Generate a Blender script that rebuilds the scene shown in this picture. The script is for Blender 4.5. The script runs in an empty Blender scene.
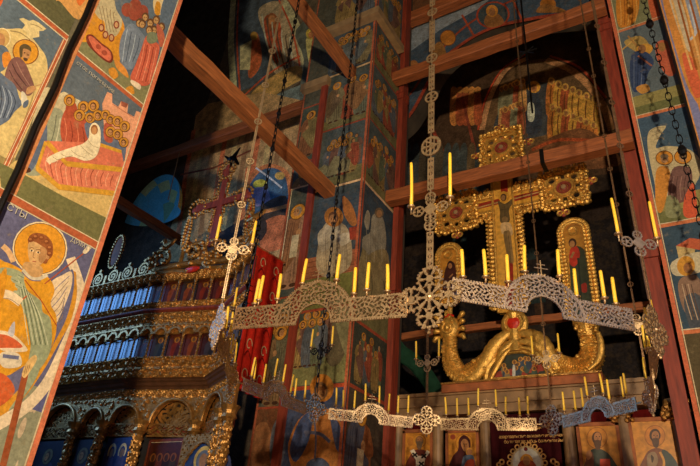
import bpy, math, random
import numpy as np
from mathutils import Vector, Matrix
from mathutils.geometry import tessellate_polygon
sc = bpy.context.scene
COL = sc.collection
PI = math.pi
random.seed(7)

# ------------------------------------------------------------------ camera
F = 590.0
CAM = np.array([0.0, 0.0, 1.6])
_up = np.array([0.07582, -0.86439, 0.49707]); _up /= np.linalg.norm(_up)
_Y = np.array([0.50138, 0.46395, 0.73032]); _Y -= _up * (_Y @ _up); _Y /= np.linalg.norm(_Y)
_X = -np.cross(_up, _Y) * -1.0
if _X[0] < 0: _X = -_X
M = np.array([_X, _Y, _up])            # rows: world axes in camera space (x right, y down, z forward)

def ray(px, py): return M @ np.array([px - 350.0, py - 233.0, F])
def PY(px, py, y):
    r = ray(px, py); return CAM + r * ((y - CAM[1]) / r[1])
def PX(px, py, x):
    r = ray(px, py); return CAM + r * ((x - CAM[0]) / r[0])
def zat(xy, py):
    a = M.T @ (np.array([xy[0], xy[1], 0.0]) - CAM); b = M.T @ np.array([0, 0, 1.0]); q = (py - 233.0) / F
    return (q * a[2] - a[1]) / (b[1] - q * b[2])

cam = bpy.data.cameras.new('camera'); camo = bpy.data.objects.new('camera', cam); COL.objects.link(camo)
R = Matrix([M @ np.array([1, 0, 0.]), M @ np.array([0, -1, 0.]), M @ np.array([0, 0, -1.])]).transposed()
camo.matrix_world = Matrix.Translation(Vector(CAM)) @ R.to_4x4()
cam.sensor_width = 36; cam.sensor_fit = 'HORIZONTAL'; cam.lens = F * 36 / 700; cam.clip_start = 0.05
sc.camera = camo

# ------------------------------------------------------------------ light and exposure
w = bpy.data.worlds.new('world'); sc.world = w; w.use_nodes = True
w.node_tree.nodes['Background'].inputs[0].default_value = (0.9, 0.75, 0.6, 1)
w.node_tree.nodes['Background'].inputs[1].default_value = 0.018

def lamp(name, kind, loc, energy, color, size=0.2, target=None, size_y=None, spread=None):
    l = bpy.data.lights.new(name, kind); o = bpy.data.objects.new(name, l); COL.objects.link(o)
    l.energy = energy; l.color = color; o.location = loc
    if kind == 'AREA':
        l.size = size
        if size_y: l.shape = 'RECTANGLE'; l.size_y = size_y
        if spread: l.spread = spread
    else: l.shadow_soft_size = size
    if target is not None:
        o.rotation_euler = (Vector(target) - Vector(loc)).to_track_quat('-Z', 'Y').to_euler()
    return o
lamp('nave_lamp', 'POINT', (1.75, -3.7, 3.9), 4700, (1.0, 0.84, 0.60), 0.15)
lamp('north_window_daylight', 'AREA', (-14.9, 3.6, 7.8), 190, (0.16, 0.42, 1.0), 3.8, (-10.2, 7.1, 5.4), 3.6, 2.2)
lamp('south_window_daylight', 'AREA', (7.5, .6, 6.0), 90, (0.36, 0.47, 1.0), 4.5, (-0.8, 4.6, 3.4), 4.0)
sc.view_settings.view_transform = 'Standard'; sc.view_settings.look = 'None'
sc.view_settings.exposure = 0.0; sc.view_settings.gamma = 1.0; sc.view_settings.use_curve_mapping = False

# ------------------------------------------------------------------ materials
def lin(c):
    c = np.asarray(c, float) / 255.0
    return tuple(np.where(c <= 0.04045, c / 12.92, ((c + 0.055) / 1.055) ** 2.4))

def mat(name, rgb, rough=0.6, metal=0.0, noise=0.25, scale=8.0, bump=0.0, bscale=40.0, attr=False, spec=0.5,
        stretch=None, wear=0.0, wearcol=(150, 130, 95), fine=0.0, w0=0.58, w1=0.70):
    m = bpy.data.materials.new(name); m.use_nodes = True
    nt = m.node_tree; N = nt.nodes; L = nt.links; b = N['Principled BSDF']
    b.inputs['Roughness'].default_value = rough; b.inputs['Metallic'].default_value = metal
    b.inputs['Specular IOR Level'].default_value = spec
    tc = N.new('ShaderNodeTexCoord'); vec = tc.outputs['Object']
    if stretch:
        mp = N.new('ShaderNodeMapping'); mp.inputs['Scale'].default_value = stretch
        L.new(vec, mp.inputs['Vector']); vec = mp.outputs['Vector']
    n = N.new('ShaderNodeTexNoise'); n.inputs['Scale'].default_value = scale; n.inputs['Detail'].default_value = 6
    L.new(vec, n.inputs['Vector'])
    mr = N.new('ShaderNodeMapRange'); mr.inputs['From Min'].default_value = 0.25; mr.inputs['From Max'].default_value = 0.75
    mr.inputs['To Min'].default_value = 1 - noise; mr.inputs['To Max'].default_value = 1 + noise
    L.new(n.outputs['Fac'], mr.inputs['Value'])
    mx = N.new('ShaderNodeMix'); mx.data_type = 'RGBA'; mx.blend_type = 'MULTIPLY'; mx.inputs['Factor'].default_value = 1
    if attr:
        a = N.new('ShaderNodeAttribute'); a.attribute_name = 'Col'; L.new(a.outputs['Color'], mx.inputs[6])
    else: mx.inputs[6].default_value = (*lin(rgb), 1)
    L.new(mr.outputs['Result'], mx.inputs[7])
    out = mx.outputs[2]
    if wear > 0:
        n4 = N.new('ShaderNodeTexNoise'); n4.inputs['Scale'].default_value = 26; n4.inputs['Detail'].default_value = 8; n4.inputs['Roughness'].default_value = 0.7
        L.new(tc.outputs['Object'], n4.inputs['Vector'])
        m4 = N.new('ShaderNodeMapRange'); m4.inputs['From Min'].default_value = 0.3; m4.inputs['From Max'].default_value = 0.7
        m4.inputs['To Min'].default_value = 1 - fine; m4.inputs['To Max'].default_value = 1 + fine; L.new(n4.outputs['Fac'], m4.inputs['Value'])
        x4 = N.new('ShaderNodeMix'); x4.data_type = 'RGBA'; x4.blend_type = 'MULTIPLY'; x4.inputs['Factor'].default_value = 1
        L.new(out, x4.inputs[6]); L.new(m4.outputs['Result'], x4.inputs[7]); out = x4.outputs[2]
        n2 = N.new('ShaderNodeTexNoise'); n2.inputs['Scale'].default_value = 9; n2.inputs['Detail'].default_value = 9
        n2.inputs['Roughness'].default_value = 0.72; L.new(tc.outputs['Object'], n2.inputs['Vector'])
        m2 = N.new('ShaderNodeMapRange'); m2.inputs['From Min'].default_value = w0; m2.inputs['From Max'].default_value = w1
        m2.inputs['To Max'].default_value = wear; L.new(n2.outputs['Fac'], m2.inputs['Value'])
        w2 = N.new('ShaderNodeMix'); w2.data_type = 'RGBA'; w2.inputs[7].default_value = (*lin(wearcol), 1)
        L.new(m2.outputs['Result'], w2.inputs['Factor']); L.new(out, w2.inputs[6]); out = w2.outputs[2]
    L.new(out, b.inputs['Base Color'])
    if bump > 0:
        n3 = N.new('ShaderNodeTexNoise'); n3.inputs['Scale'].default_value = bscale; n3.inputs['Detail'].default_value = 4
        L.new(vec, n3.inputs['Vector'])
        bp = N.new('ShaderNodeBump'); bp.inputs['Strength'].default_value = bump; bp.inputs['Distance'].default_value = 0.01
        L.new(n3.outputs['Fac'], bp.inputs['Height']); L.new(bp.outputs['Normal'], b.inputs['Normal'])
    return m

FRESCO = mat('fresco_paint', None, 0.9, 0, 0.14, 5, 0.15, 30, attr=True, spec=0.15, wear=0.5, fine=0.3)
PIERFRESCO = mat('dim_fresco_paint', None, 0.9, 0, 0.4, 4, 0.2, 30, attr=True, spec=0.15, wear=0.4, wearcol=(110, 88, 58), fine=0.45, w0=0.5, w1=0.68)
OLDFRESCO = mat('dark_fresco_paint', None, 0.85, 0, 0.5, 4, 0.2, 25, attr=True, spec=0.15, wear=0.6, wearcol=(80, 62, 42), fine=0.6, w0=0.48)  # dark blotchy tone of the apse and north bay frescoes
ICONP = mat('icon_paint', None, 0.42, 0, 0.35, 14, 0.1, 60, attr=True, spec=0.4, wear=0.25, wearcol=(70, 45, 20))
GLOSSP = mat('varnished_icon_paint', None, 0.3, 0, 0.35, 10, 0.1, 12, attr=True, spec=0.9)
CLOTHP = mat('woven_cloth', None, 0.85, 0, 0.25, 16, 0.3, 90, attr=True, spec=0.1)
PLASTER = mat('dark_plaster', (70, 58, 44), 0.9, 0, 0.4, 3, 0.3, 20)
DARKMASONRY = mat('dark_masonry', (30, 25, 22), 0.95, 0, 0.5, 2.5, 0.3, 14)  # even near-black colour of the back walls, ceiling and screen backing
STONE = mat('tan_stone', (150, 118, 78), 0.8, 0, 0.3, 6, 0.3, 40)
MARBLE = mat('aged_marble', (140, 106, 70), 0.55, 0, 0.35, 5, 0.2, 30)
WOOD = mat('tie_beam_wood', (150, 82, 40), 0.7, 0, 0.45, 6, 0.5, 30)
DARKWOOD = mat('dark_screen_wood', (92, 56, 32), 0.5, 0, 0.4, 6, 0.4, 30)
WOODX = mat('beam_wood', (150, 82, 40), 0.7, 0, 0.5, 5, 0.5, 12, stretch=(0.6, 6, 6))
WOODY = mat('beam_wood_long', (158, 92, 46), 0.7, 0, 0.5, 5, 0.5, 12, stretch=(6, 0.6, 6))
REDWOOD = mat('red_painted_post', (132, 50, 28), 0.65, 0, 0.45, 4, 0.3, 20, stretch=(5, 5, 0.6))
GOLD = mat('gilded_carving', (218, 166, 78), 0.4, 0.62, 0.4, 16, 1.0, 45)
GOLD2 = mat('old_gilding', (178, 128, 66), 0.36, 0.7, 0.5, 10, 0.6, 60)
BRASS = mat('cast_brass', (200, 168, 128), 0.44, 0.96, 0.25, 14, 0.3, 80)
DARKBRASS = mat('tarnished_brass', (120, 88, 60), 0.45, 0.7, 0.3, 14, 0.3, 80)
IRON = mat('black_iron', (22, 18, 16), 0.5, 0.6, 0.4, 20, 0.2, 60)
WAX = mat('yellow_wax', (238, 190, 52), 0.5, 0, 0.08, 6)
WAXN = WAX.node_tree.nodes['Principled BSDF']
WAXN.inputs['Subsurface Weight'].default_value = 0.25; WAXN.inputs['Subsurface Radius'].default_value = (0.02, 0.012, 0.004)
RED = mat('red_enamel', (196, 40, 22), 0.35, 0, 0.3, 20)
WICK = mat('wick', (40, 30, 22), 0.9)
LETTER = mat('gold_thread', (214, 160, 88), 0.6, 0.2)
LETTERW = mat('white_lettering', (190, 180, 160), 0.9)
VELVET = mat('maroon_velvet', (52, 10, 14), 0.9, 0, 0.3, 6, 0.2, 30, spec=0.1)
MAROON = mat('dark_red_cloth', (84, 12, 12), 0.9, 0, 0.3, 6, 0.2, 30, spec=0.1)
GREEN = mat('green_cloth', (34, 66, 48), 0.9, 0, 0.4, 6, 0.2, 30, spec=0.1)

# ------------------------------------------------------------------ object helpers
def tag(o, label=None, cat=None, group=None, kind=None):
    if label: o['label'] = label
    if cat: o['category'] = cat
    if group: o['group'] = group
    if kind: o['kind'] = kind
    return o
def empty(name, loc, label=None, cat=None, group=None):
    o = bpy.data.objects.new(name, None); COL.objects.link(o); o.location = loc; o.empty_display_size = 0.1
    return tag(o, label, cat, group)
def place(o, parent):
    """parent a mesh written in world coordinates to a thing without moving it"""
    o.parent = parent
    if parent is not None:
        off = Vector(parent.location); q = parent.parent
        while q is not None: off = off + Vector(q.location); q = q.parent
        o.location = Vector(o.location) - off
    return o

class MB:
    def __init__(s): s.v = []; s.f = []; s.n = 0; s.c = []
    def add(s, v, f, col=None):
        v = np.asarray(v, float).reshape(-1, 3); s.v.append(v); n = s.n
        for q in f: s.f.append(tuple(int(i) + n for i in q))
        s.c.extend([col] * len(f)); s.n += len(v); return s
    def box(s, a, b, col=None):
        x0, y0, z0 = np.minimum(a, b); x1, y1, z1 = np.maximum(a, b)
        v = [(x, y, z) for z in (z0, z1) for y in (y0, y1) for x in (x0, x1)]
        return s.add(v, [(0, 2, 3, 1), (4, 5, 7, 6), (0, 1, 5, 4), (2, 6, 7, 3), (0, 4, 6, 2), (1, 3, 7, 5)], col)
    def tube(s, pts, rad, seg=8, flat=1.0, caps=True):
        pts = [Vector(p) for p in pts]; n = len(pts)
        if not hasattr(rad, '__len__'): rad = [rad] * n
        V = []; ref = Vector((0.13, 0.3, 1.0)).normalized(); prev = None
        for i, p in enumerate(pts):
            t = (pts[min(i + 1, n - 1)] - pts[max(i - 1, 0)])
            t = t.normalized() if t.length > 1e-9 else Vector((0, 0, 1))
            if prev is None:
                a = t.cross(Vector((0, 1, 0)))
                if a.length < 0.2: a = t.cross(Vector((1, 0, 0)))
                a.normalize()
            else:
                a = prev - t * prev.dot(t); a.normalize()
            prev = a; b = t.cross(a)
            for k in range(seg):
                q = 2 * PI * k / seg; V.append(p + (a * math.cos(q) + b * math.sin(q) * flat) * rad[i])
        Fc = []
        for i in range(n - 1):
            for k in range(seg):
                k2 = (k + 1) % seg; Fc.append((i * seg + k, i * seg + k2, (i + 1) * seg + k2, (i + 1) * seg + k))
        if caps: Fc.append(tuple(range(seg))[::-1]); Fc.append(tuple((n - 1) * seg + k for k in range(seg)))
        return s.add([tuple(v) for v in V], Fc)
    def scaly(s, pts, rad, seg=18, flat=.8, amp=.1):
        n0 = s.n; s.tube(pts, rad, seg, flat); V = s.v[-1]; n = len(pts)
        for i in range(n):
            c = np.asarray(pts[i], float)
            for k in range(seg):
                q = 1 + amp * (abs(math.sin(k * PI / 3 + (i % 4 > 1) * PI / 6)) * (.4 + .6 * ((i % 2) == 0)) - .4); V[i * seg + k] = c + (V[i * seg + k] - c) * q
        return s
    def lathe(s, prof, c=(0, 0, 0), seg=10):
        V = []; n = len(prof)
        for r, z in prof:
            for k in range(seg):
                q = 2 * PI * k / seg; V.append((c[0] + r * math.cos(q), c[1] + r * math.sin(q), c[2] + z))
        Fc = [(i * seg + k, i * seg + (k + 1) % seg, (i + 1) * seg + (k + 1) % seg, (i + 1) * seg + k) for i in range(n - 1) for k in range(seg)]
        Fc.append(tuple(range(seg))[::-1]); Fc.append(tuple((n - 1) * seg + k for k in range(seg)))
        return s.add(V, Fc)
    def blob(s, c, r, seg=6, rings=4):
        r = (r, r, r) if not hasattr(r, '__len__') else r
        V = [(c[0], c[1], c[2] + r[2])]
        for i in range(1, rings):
            ph = PI * i / rings
            for k in range(seg):
                q = 2 * PI * k / seg
                V.append((c[0] + r[0] * math.sin(ph) * math.cos(q), c[1] + r[1] * math.sin(ph) * math.sin(q), c[2] + r[2] * math.cos(ph)))
        V.append((c[0], c[1], c[2] - r[2])); L = len(V) - 1
        Fc = [(0, 1 + k, 1 + (k + 1) % seg) for k in range(seg)]
        for i in range(rings - 2):
            for k in range(seg):
                a = 1 + i * seg + k; b = 1 + i * seg + (k + 1) % seg; Fc.append((a, a + seg, b + seg, b))
        a = 1 + (rings - 2) * seg
        Fc += [(L, a + (k + 1) % seg, a + k) for k in range(seg)]
        return s.add(V, Fc)
    def prism(s, pts, y0, y1, close=True):
        """outline of (x, z) points extruded from y0 to y1"""
        pts = dedup(pts); n = len(pts)
        tri = tessellate_polygon([[Vector((p[0], p[1], 0)) for p in pts]])
        V = [(p[0], y0, p[1]) for p in pts] + [(p[0], y1, p[1]) for p in pts]
        Fc = [tuple(t) for t in tri] + [tuple(i + n for i in t)[::-1] for t in tri] + [(i, (i + 1) % n, (i + 1) % n + n, i + n) for i in range(n)]
        return s.add(V, Fc)
    def torus(s, c, R_, r, ax=1, seg=10, ts=6, sx=1.0, sz=1.0):
        V = []
        for i in range(seg):
            a = 2 * PI * i / seg
            for k in range(ts):
                b = 2 * PI * k / ts; q = R_ + r * math.cos(b)
                u, v, wv = q * math.cos(a) * sx, q * math.sin(a) * sz, r * math.sin(b)
                V.append((c[0] + u, c[1] + wv, c[2] + v) if ax == 1 else (c[0] + wv, c[1] + u, c[2] + v))
        Fc = [(i * ts + k, ((i + 1) % seg) * ts + k, ((i + 1) % seg) * ts + (k + 1) % ts, i * ts + (k + 1) % ts) for i in range(seg) for k in range(ts)]
        return s.add(V, Fc)
    def mesh(s, name, smooth=False):
        me = bpy.data.meshes.new(name)
        v = np.concatenate(s.v) if s.v else np.zeros((0, 3))
        me.from_pydata(v.tolist(), [], s.f); me.update()
        if any(c is not None for c in s.c):
            at = me.color_attributes.new('Col', 'FLOAT_COLOR', 'CORNER')
            arr = []
            for c, q in zip(s.c, s.f): arr.extend([*lin(c or (128, 128, 128)), 1.0] * len(q))
            at.data.foreach_set('color', arr)
        if smooth: me.polygons.foreach_set('use_smooth', [True] * len(me.polygons))
        return me
    def build(s, name, m, parent=None, smooth=False, base=None):
        """base: world point that becomes the object's own origin"""
        if base is not None: s.v = [np.concatenate(s.v) - np.asarray(base, float)]
        o = bpy.data.objects.new(name, s.mesh(name, smooth)); COL.objects.link(o)
        o.data.materials.append(m)
        if base is not None: o.location = base
        return place(o, parent)

def dedup(pts):
    out = []
    for p in pts:
        if not out or math.hypot(p[0] - out[-1][0], p[1] - out[-1][1]) > 1e-6: out.append((p[0], p[1]))
    if len(out) > 2 and math.hypot(out[0][0] - out[-1][0], out[0][1] - out[-1][1]) < 1e-6: out.pop()
    return out
def smooth_loop(p, k=4):
    p = np.asarray(p, float); n = len(p); out = []
    for i in range(n):
        a, b, c, d = p[i - 1], p[i], p[(i + 1) % n], p[(i + 2) % n]
        for t in np.arange(k) / k:
            out.append(0.5 * (2 * b + (c - a) * t + (2 * a - 5 * b + 4 * c - d) * t * t + (3 * b - a - 3 * c + d) * t ** 3))
    return out
def spline(p, k=6):
    p = [np.asarray(q, float) for q in p]; n = len(p); out = []
    for i in range(n - 1):
        a, b, c, d = p[max(i - 1, 0)], p[i], p[i + 1], p[min(i + 2, n - 1)]
        for t in np.arange(k) / k:
            out.append(0.5 * (2 * b + (c - a) * t + (2 * a - 5 * b + 4 * c - d) * t * t + (3 * b - a - 3 * c + d) * t ** 3))
    out.append(p[-1]); return out

def cells(fn, u0, u1, v0, v1, res, th):
    """pierced plate: every grid cell where fn(u, v) holds becomes metal of thickness th; lies in x-z"""
    nu = max(2, int(round((u1 - u0) / res))); nv = max(2, int(round((v1 - v0) / res)))
    us = np.linspace(u0, u1, nu + 1); vs = np.linspace(v0, v1, nv + 1)
    U, V = np.meshgrid((us[:-1] + us[1:]) / 2, (vs[:-1] + vs[1:]) / 2, indexing='ij')
    K = np.pad(fn(U, V), 1)
    I, J = np.nonzero(K[1:-1, 1:-1])
    vid = lambda i, j, l: (i * (nv + 1) + j) * 2 + l
    Q = [np.stack([vid(I, J, 0), vid(I + 1, J, 0), vid(I + 1, J + 1, 0), vid(I, J + 1, 0)], 1),
         np.stack([vid(I, J, 1), vid(I, J + 1, 1), vid(I + 1, J + 1, 1), vid(I + 1, J, 1)], 1)]
    for di, dj, (a, b) in ((-1, 0, ((0, 0), (0, 1))), (1, 0, ((1, 1), (1, 0))), (0, -1, ((1, 0), (0, 0))), (0, 1, ((0, 1), (1, 1)))):
        e = ~K[I + 1 + di, J + 1 + dj]; i, j = I[e], J[e]
        Q.append(np.stack([vid(i + a[0], j + a[1], 0), vid(i + b[0], j + b[1], 0), vid(i + b[0], j + b[1], 1), vid(i + a[0], j + a[1], 1)], 1))
    Q = np.concatenate(Q); uq, inv = np.unique(Q, return_inverse=True); Q = inv.reshape(Q.shape)
    l = uq % 2; ij = uq // 2
    P = np.stack([us[ij // (nv + 1)], np.where(l == 0, -th / 2, th / 2), vs[ij % (nv + 1)]], 1)
    return P, Q
def at(P, o, xax):
    """put a local x-z plate at point o with its x axis along xax (horizontal unit vector)"""
    xax = np.array([xax[0], xax[1], 0.0]); xax /= np.linalg.norm(xax); yax = np.array([-xax[1], xax[0], 0])
    return np.asarray(o) + P[:, :1] * xax + P[:, 1:2] * yax + P[:, 2:] * np.array([0, 0, 1.0])

# ------------------------------------------------------------------ painting on flat walls (paint shapes laid over each other)
class Paint:
    def __init__(s, axis, val, off=0.003, side=-1, step=0.00016, clip=None):
        s.axis, s.val, s.side, s.off, s.step = axis, val, side, off, step; s.mb = MB(); s.bb = np.zeros((0, 5)); s.clip = clip
    def conv(s, p):
        q = PX(p[0], p[1], s.val) if s.axis == 'X' else PY(p[0], p[1], s.val)
        return (q[1], q[2]) if s.axis == 'X' else (q[0], q[2])
    def poly(s, pts, col, smooth=True):
        pts = [tuple(p) for p in pts]
        if smooth: pts = [tuple(p) for p in smooth_loop(pts, 4)]
        if s.clip: pts = [(min(max(p[0], s.clip[0]), s.clip[2]), min(max(p[1], s.clip[1]), s.clip[3])) for p in pts]
        pts = dedup(pts)
        if len(pts) < 3: return
        a_ = np.asarray(pts, float); lo, hi = a_.min(0), a_.max(0); B_ = s.bb; k = 0      # one layer above whatever it overlaps
        if len(B_):
            hit = (B_[:, 0] < hi[0]) & (B_[:, 2] > lo[0]) & (B_[:, 1] < hi[1]) & (B_[:, 3] > lo[1])
            if hit.any(): k = B_[hit, 4].max() + 1
        s.bb = np.vstack([B_, [lo[0], lo[1], hi[0], hi[1], k]]); d = s.val + s.side * (s.off + k * s.step)
        tri = tessellate_polygon([[Vector((p[0], p[1], 0)) for p in pts]])
        P = [((d, p[0], p[1]) if s.axis == 'X' else (p[0], d, p[1])) for p in pts]
        s.mb.add(P, [tuple(t) for t in tri], col)
    def px(s, pts, col, smooth=True): s.poly([s.conv(p) for p in pts], col, smooth)
    def ell(s, c, rx, ry, col, n=22):
        s.poly([(c[0] + rx * math.cos(2 * PI * i / n), c[1] + ry * math.sin(2 * PI * i / n)) for i in range(n)], col, False)
    def pell(s, c, rx, ry, col, rot=0, n=22):
        cr, sr = math.cos(rot), math.sin(rot)
        s.px([(c[0] + rx * math.cos(a) * cr - ry * math.sin(a) * sr, c[1] + rx * math.cos(a) * sr + ry * math.sin(a) * cr) for a in [2 * PI * i / n for i in range(n)]], col, False)
    def line(s, pts, wd, col, sp=False):
        if sp: pts = spline([(p[0], p[1]) for p in pts], 5)
        pts = [np.array(p[:2], float) for p in pts]; L, Rr = [], []
        for i, p in enumerate(pts):
            t = pts[min(i + 1, len(pts) - 1)] - pts[max(i - 1, 0)]; t = t / (np.linalg.norm(t) + 1e-9); nn = np.array([-t[1], t[0]]) * wd / 2
            L.append(p + nn); Rr.append(p - nn)
        s.poly(L + Rr[::-1], col, False)
    def pline(s, pts, wd, col, sp=False): s.line([s.conv(p) for p in pts], wd * (.62 if wd < .021 else 1), col, sp)
    def rect(s, a, b, col): s.poly([(a[0], a[1]), (b[0], a[1]), (b[0], b[1]), (a[0], b[1])], col, False)
    def frame(s, a, b, wd, col, trim=(200, 180, 140)):
        for x0, z0, x1, z1 in ((a[0], a[1], b[0], a[1]), (a[0], b[1], b[0], b[1]), (a[0], a[1], a[0], b[1]), (b[0], a[1], b[0], b[1])):
            s.line([(x0, z0), (x1, z1)], wd, col)
        s.line([(a[0] + wd * .7, b[1] - wd * .7), (b[0] - wd * .7, b[1] - wd * .7)], wd * .2, trim)
    def head(s, c, r, halo=(196, 132, 48), skin=(176, 124, 76), hair=(86, 56, 36), turn=0.0, beard=False):
        if halo: s.ell(c, r * 1.75, r * 1.75, tuple(0.45 * h for h in halo)); s.ell(c, r * 1.62, r * 1.62, halo)
        x, z = c; t = turn * r * 0.3
        s.ell((x, z + r * .12), r * .92, r * 1.02, hair)
        if beard: s.ell((x + t, z - r * .55), r * .62, r * .72, hair)
        s.ell((x + t, z - r * .05), r * .66, r * .82, skin)
        dk = tuple(0.42 * k for k in skin)
        for e in (-1, 1):
            s.ell((x + t * 1.3 + e * r * .28, z + r * .1), r * .13, r * .08, dk)
            s.line([(x + t * 1.3 + e * r * .12, z + r * .26), (x + t * 1.3 + e * r * .45, z + r * .24)], r * .09, dk)
        s.line([(x + t * 1.6, z + r * .1), (x + t * 1.9, z - r * .22)], r * .1, tuple(.7 * k for k in skin))
        s.line([(x + t * 1.3 - r * .16, z - r * .44), (x + t * 1.3 + r * .16, z - r * .44)], r * .1, (130, 60, 44))
    def folds(s, a, b, w0, w1, n, col, rnd):
        for i in range(n):
            t = (i + .5) / n - .5; j = rnd.uniform(-.03, .03)
            s.line([(a[0] + t * w0, a[1]), ((a[0] + b[0]) / 2 + (t + j) * (w0 + w1) / 2, (a[1] + b[1]) / 2), (b[0] + t * w1, b[1])], 0.012 * (abs(a[1] - b[1]) ** .5) * rnd.uniform(.6, 1.4), col, True)
    def saint(s, u, z, h, robe, mantle, seed=0, halo=(196, 132, 48), lean=0.0, fat=1.0, beard=None, item=None):
        rnd = random.Random(seed); W = h * .15 * fat; lx = lean * h
        dull = lambda c: tuple(.82 * k + .18 * e for k, e in zip(c, (104, 88, 62)))
        robe, mantle = dull(robe), dull(mantle)
        dk = tuple(.66 * k for k in robe); lt = tuple(min(255, 1.14 * k + 4) for k in robe)
        s.poly([(u + lx - W * .8, z + h * .8), (u + lx + W * .8, z + h * .8), (u + lx * .5 + W * 1.05, z + h * .55), (u + W * .95, z + h * .05), (u - W * .95, z + h * .05), (u + lx * .5 - W * 1.05, z + h * .55)], robe)
        s.folds((u + lx, z + h * .74), (u, z + h * .06), W, W * 1.6, 6, dk, rnd); s.folds((u + lx, z + h * .6), (u + .01, z + h * .07), W * .8, W * 1.5, 4, lt, rnd)
        for e in (-1, 1): s.ell((u + e * W * .4, z + h * .03), W * .3, h * .022, (70, 44, 28))
        d = rnd.choice((-1, 1)); md = tuple(.68 * k for k in mantle); ml = tuple(min(255, 1.15 * k + 5) for k in mantle)
        s.poly([(u + lx - d * W * .3, z + h * .82), (u + lx + d * W * .95, z + h * .78), (u + d * W * 1.25, z + h * .5), (u + d * W * 1.1, z + h * .2), (u + d * W * .5, z + h * .17), (u - d * W * .5, z + h * .4), (u - d * W * .9, z + h * .52), (u - d * W * .2, z + h * .62)], mantle)
        s.folds((u + lx + d * W * .5, z + h * .76), (u + d * W * .6, z + h * .22), W * .9, W * .9, 5, md, rnd)
        s.folds((u + lx + d * W * .5, z + h * .7), (u + d * W * .6, z + h * .25), W * .7, W * .8, 3, ml, rnd)
        s.line([(u + lx - d * W * .75, z + h * .76), (u - d * W * 1.1, z + h * .6), (u - d * W * .4, z + h * .62)], W * .38, robe, True)
        s.ell((u - d * W * .3, z + h * .63), W * .2, W * .26, (180, 130, 84))
        if item == 'scroll': s.rect((u - d * W * .1 - W * .3, z + h * .34), (u - d * W * .1 + W * .3, z + h * .6), (196, 178, 140))
        if item == 'book': s.rect((u + d * W * .3 - W * .35, z + h * .52), (u + d * W * .3 + W * .35, z + h * .66), (170, 60, 40))
        s.head((u + lx * 1.15, z + h * .885), h * .056, halo, turn=rnd.choice((-1, 0, 1)), beard=rnd.random() < .5 if beard is None else beard, hair=rnd.choice(((86, 56, 36), (60, 42, 30), (140, 126, 104))))
    def crowd(s, u0, u1, z, h, n, seed=0, robes=None, halo=(184, 124, 46)):
        rnd = random.Random(seed); robes = robes or [(150, 66, 44), (84, 92, 102), (150, 120, 66), (110, 74, 62), (92, 100, 74)]
        for row in (1, 0):
            for i in range(n):
                uu = u0 + (u1 - u0) * (i + .5 + .4 * row) / (n + .4); s.saint(uu, z + row * h * .16, h * rnd.uniform(.92, 1.03), rnd.choice(robes), rnd.choice(robes), seed * 31 + i + row * 99, halo if rnd.random() < .8 else None)
    def rocks(s, u0, u1, z, h, col, seed=0):
        rnd = random.Random(seed); n = 7; pts = [(u0, z)]
        for i in range(n):
            t = i / (n - 1); x = u0 + (u1 - u0) * t
            pts += [(x - .04 * h, z + h * rnd.uniform(.45, 1)), (x + .05 * h, z + h * rnd.uniform(.5, 1.0))]
        pts += [(u1, z)]; s.poly(pts, col, False)
        for i in range(5):
            x = rnd.uniform(u0, u1); s.line([(x, z + h * .7), (x + .1 * h, z + h * .4), (x + .05 * h, z + h * .1)], h * .03, tuple(.65 * k for k in col), True)
    def build(s, name, m, parent=None): return s.mb.build(name, m, parent)

# ================================================================== STRUCTURE
def wallbox(name, a, b, m):
    o = MB().box(a, b).build(name, m, base=((a[0] + b[0]) / 2, (a[1] + b[1]) / 2, min(a[2], b[2]))); return tag(o, kind='structure')
XL = -4.85; YF = 7.87; YB = 9.2
wallbox('floor', (-16, -6, -.2), (7, 14, 0), STONE)
wall_l = wallbox('wall_left', (-6.05, -3.5, 0), (XL, 3.08, 14.5), PLASTER)
wall_c = wallbox('wall_center', (-6.62, YF, 0), (XL, YB + .5, 22), PLASTER)
wall_r = wallbox('wall_right', (-.2, YB, 0), (.75, YB + 1.2, 22), PLASTER)
YR = 8.6
wall_s = wallbox('wall_south', (.63, YR, 0), (2.4, YB + 1.2, 22), PLASTER)
YN = 9.7
wall_n = wallbox('wall_north_bay', (-15.6, YN, 0), (-6.62, YN + .4, 22), DARKMASONRY)
YA = 12.6
wall_a = wallbox('wall_apse', (-7.5, YA, 0), (3.5, YA + .4, 22), DARKMASONRY)
wallbox('wall_far_left', (-15.6, 5.4, 0), (-15.2, YN, 22), DARKMASONRY)
wallbox('ceiling', (-15.6, 7.9, 22), (3.5, YA + .4, 22.4), DARKMASONRY)

def carve(base_pts): return base_pts
def letters(body, plane, px, size, m, parent, name='inscription', slope=0.0, yoff=0.004):
    """short painted or sewn line of letters, standing upright on its wall"""
    cu = bpy.data.curves.new(name, 'FONT'); cu.body = body; cu.size = size; cu.extrude = 0.0008
    o = bpy.data.objects.new(name, cu); COL.objects.link(o); cu.materials.append(m)
    if plane[0] == 'X':
        p = PX(*px, plane[1]); o.location = (plane[1] + yoff, p[1], p[2]); o.rotation_euler = (PI / 2 , slope, PI / 2)
    else:
        p = PY(*px, plane[1]); o.location = (p[0], plane[1] - yoff, p[2]); o.rotation_euler = (PI / 2, slope, 0)
    return place(o, parent)

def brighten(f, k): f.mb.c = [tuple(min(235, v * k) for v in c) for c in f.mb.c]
# ------------------------------------------------------------------ frescoes on the left pier (three rows)
f = Paint('X', XL, side=1, clip=(-3.5, 1.9, 3.08, 14.5))
f.rect((-3.5, 2.0), (3.08, 14.5), (104, 96, 74))
BLUE = (92, 104, 112); REDB = (176, 92, 56); WHT = (214, 192, 152); OCH = (206, 142, 44)
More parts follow.
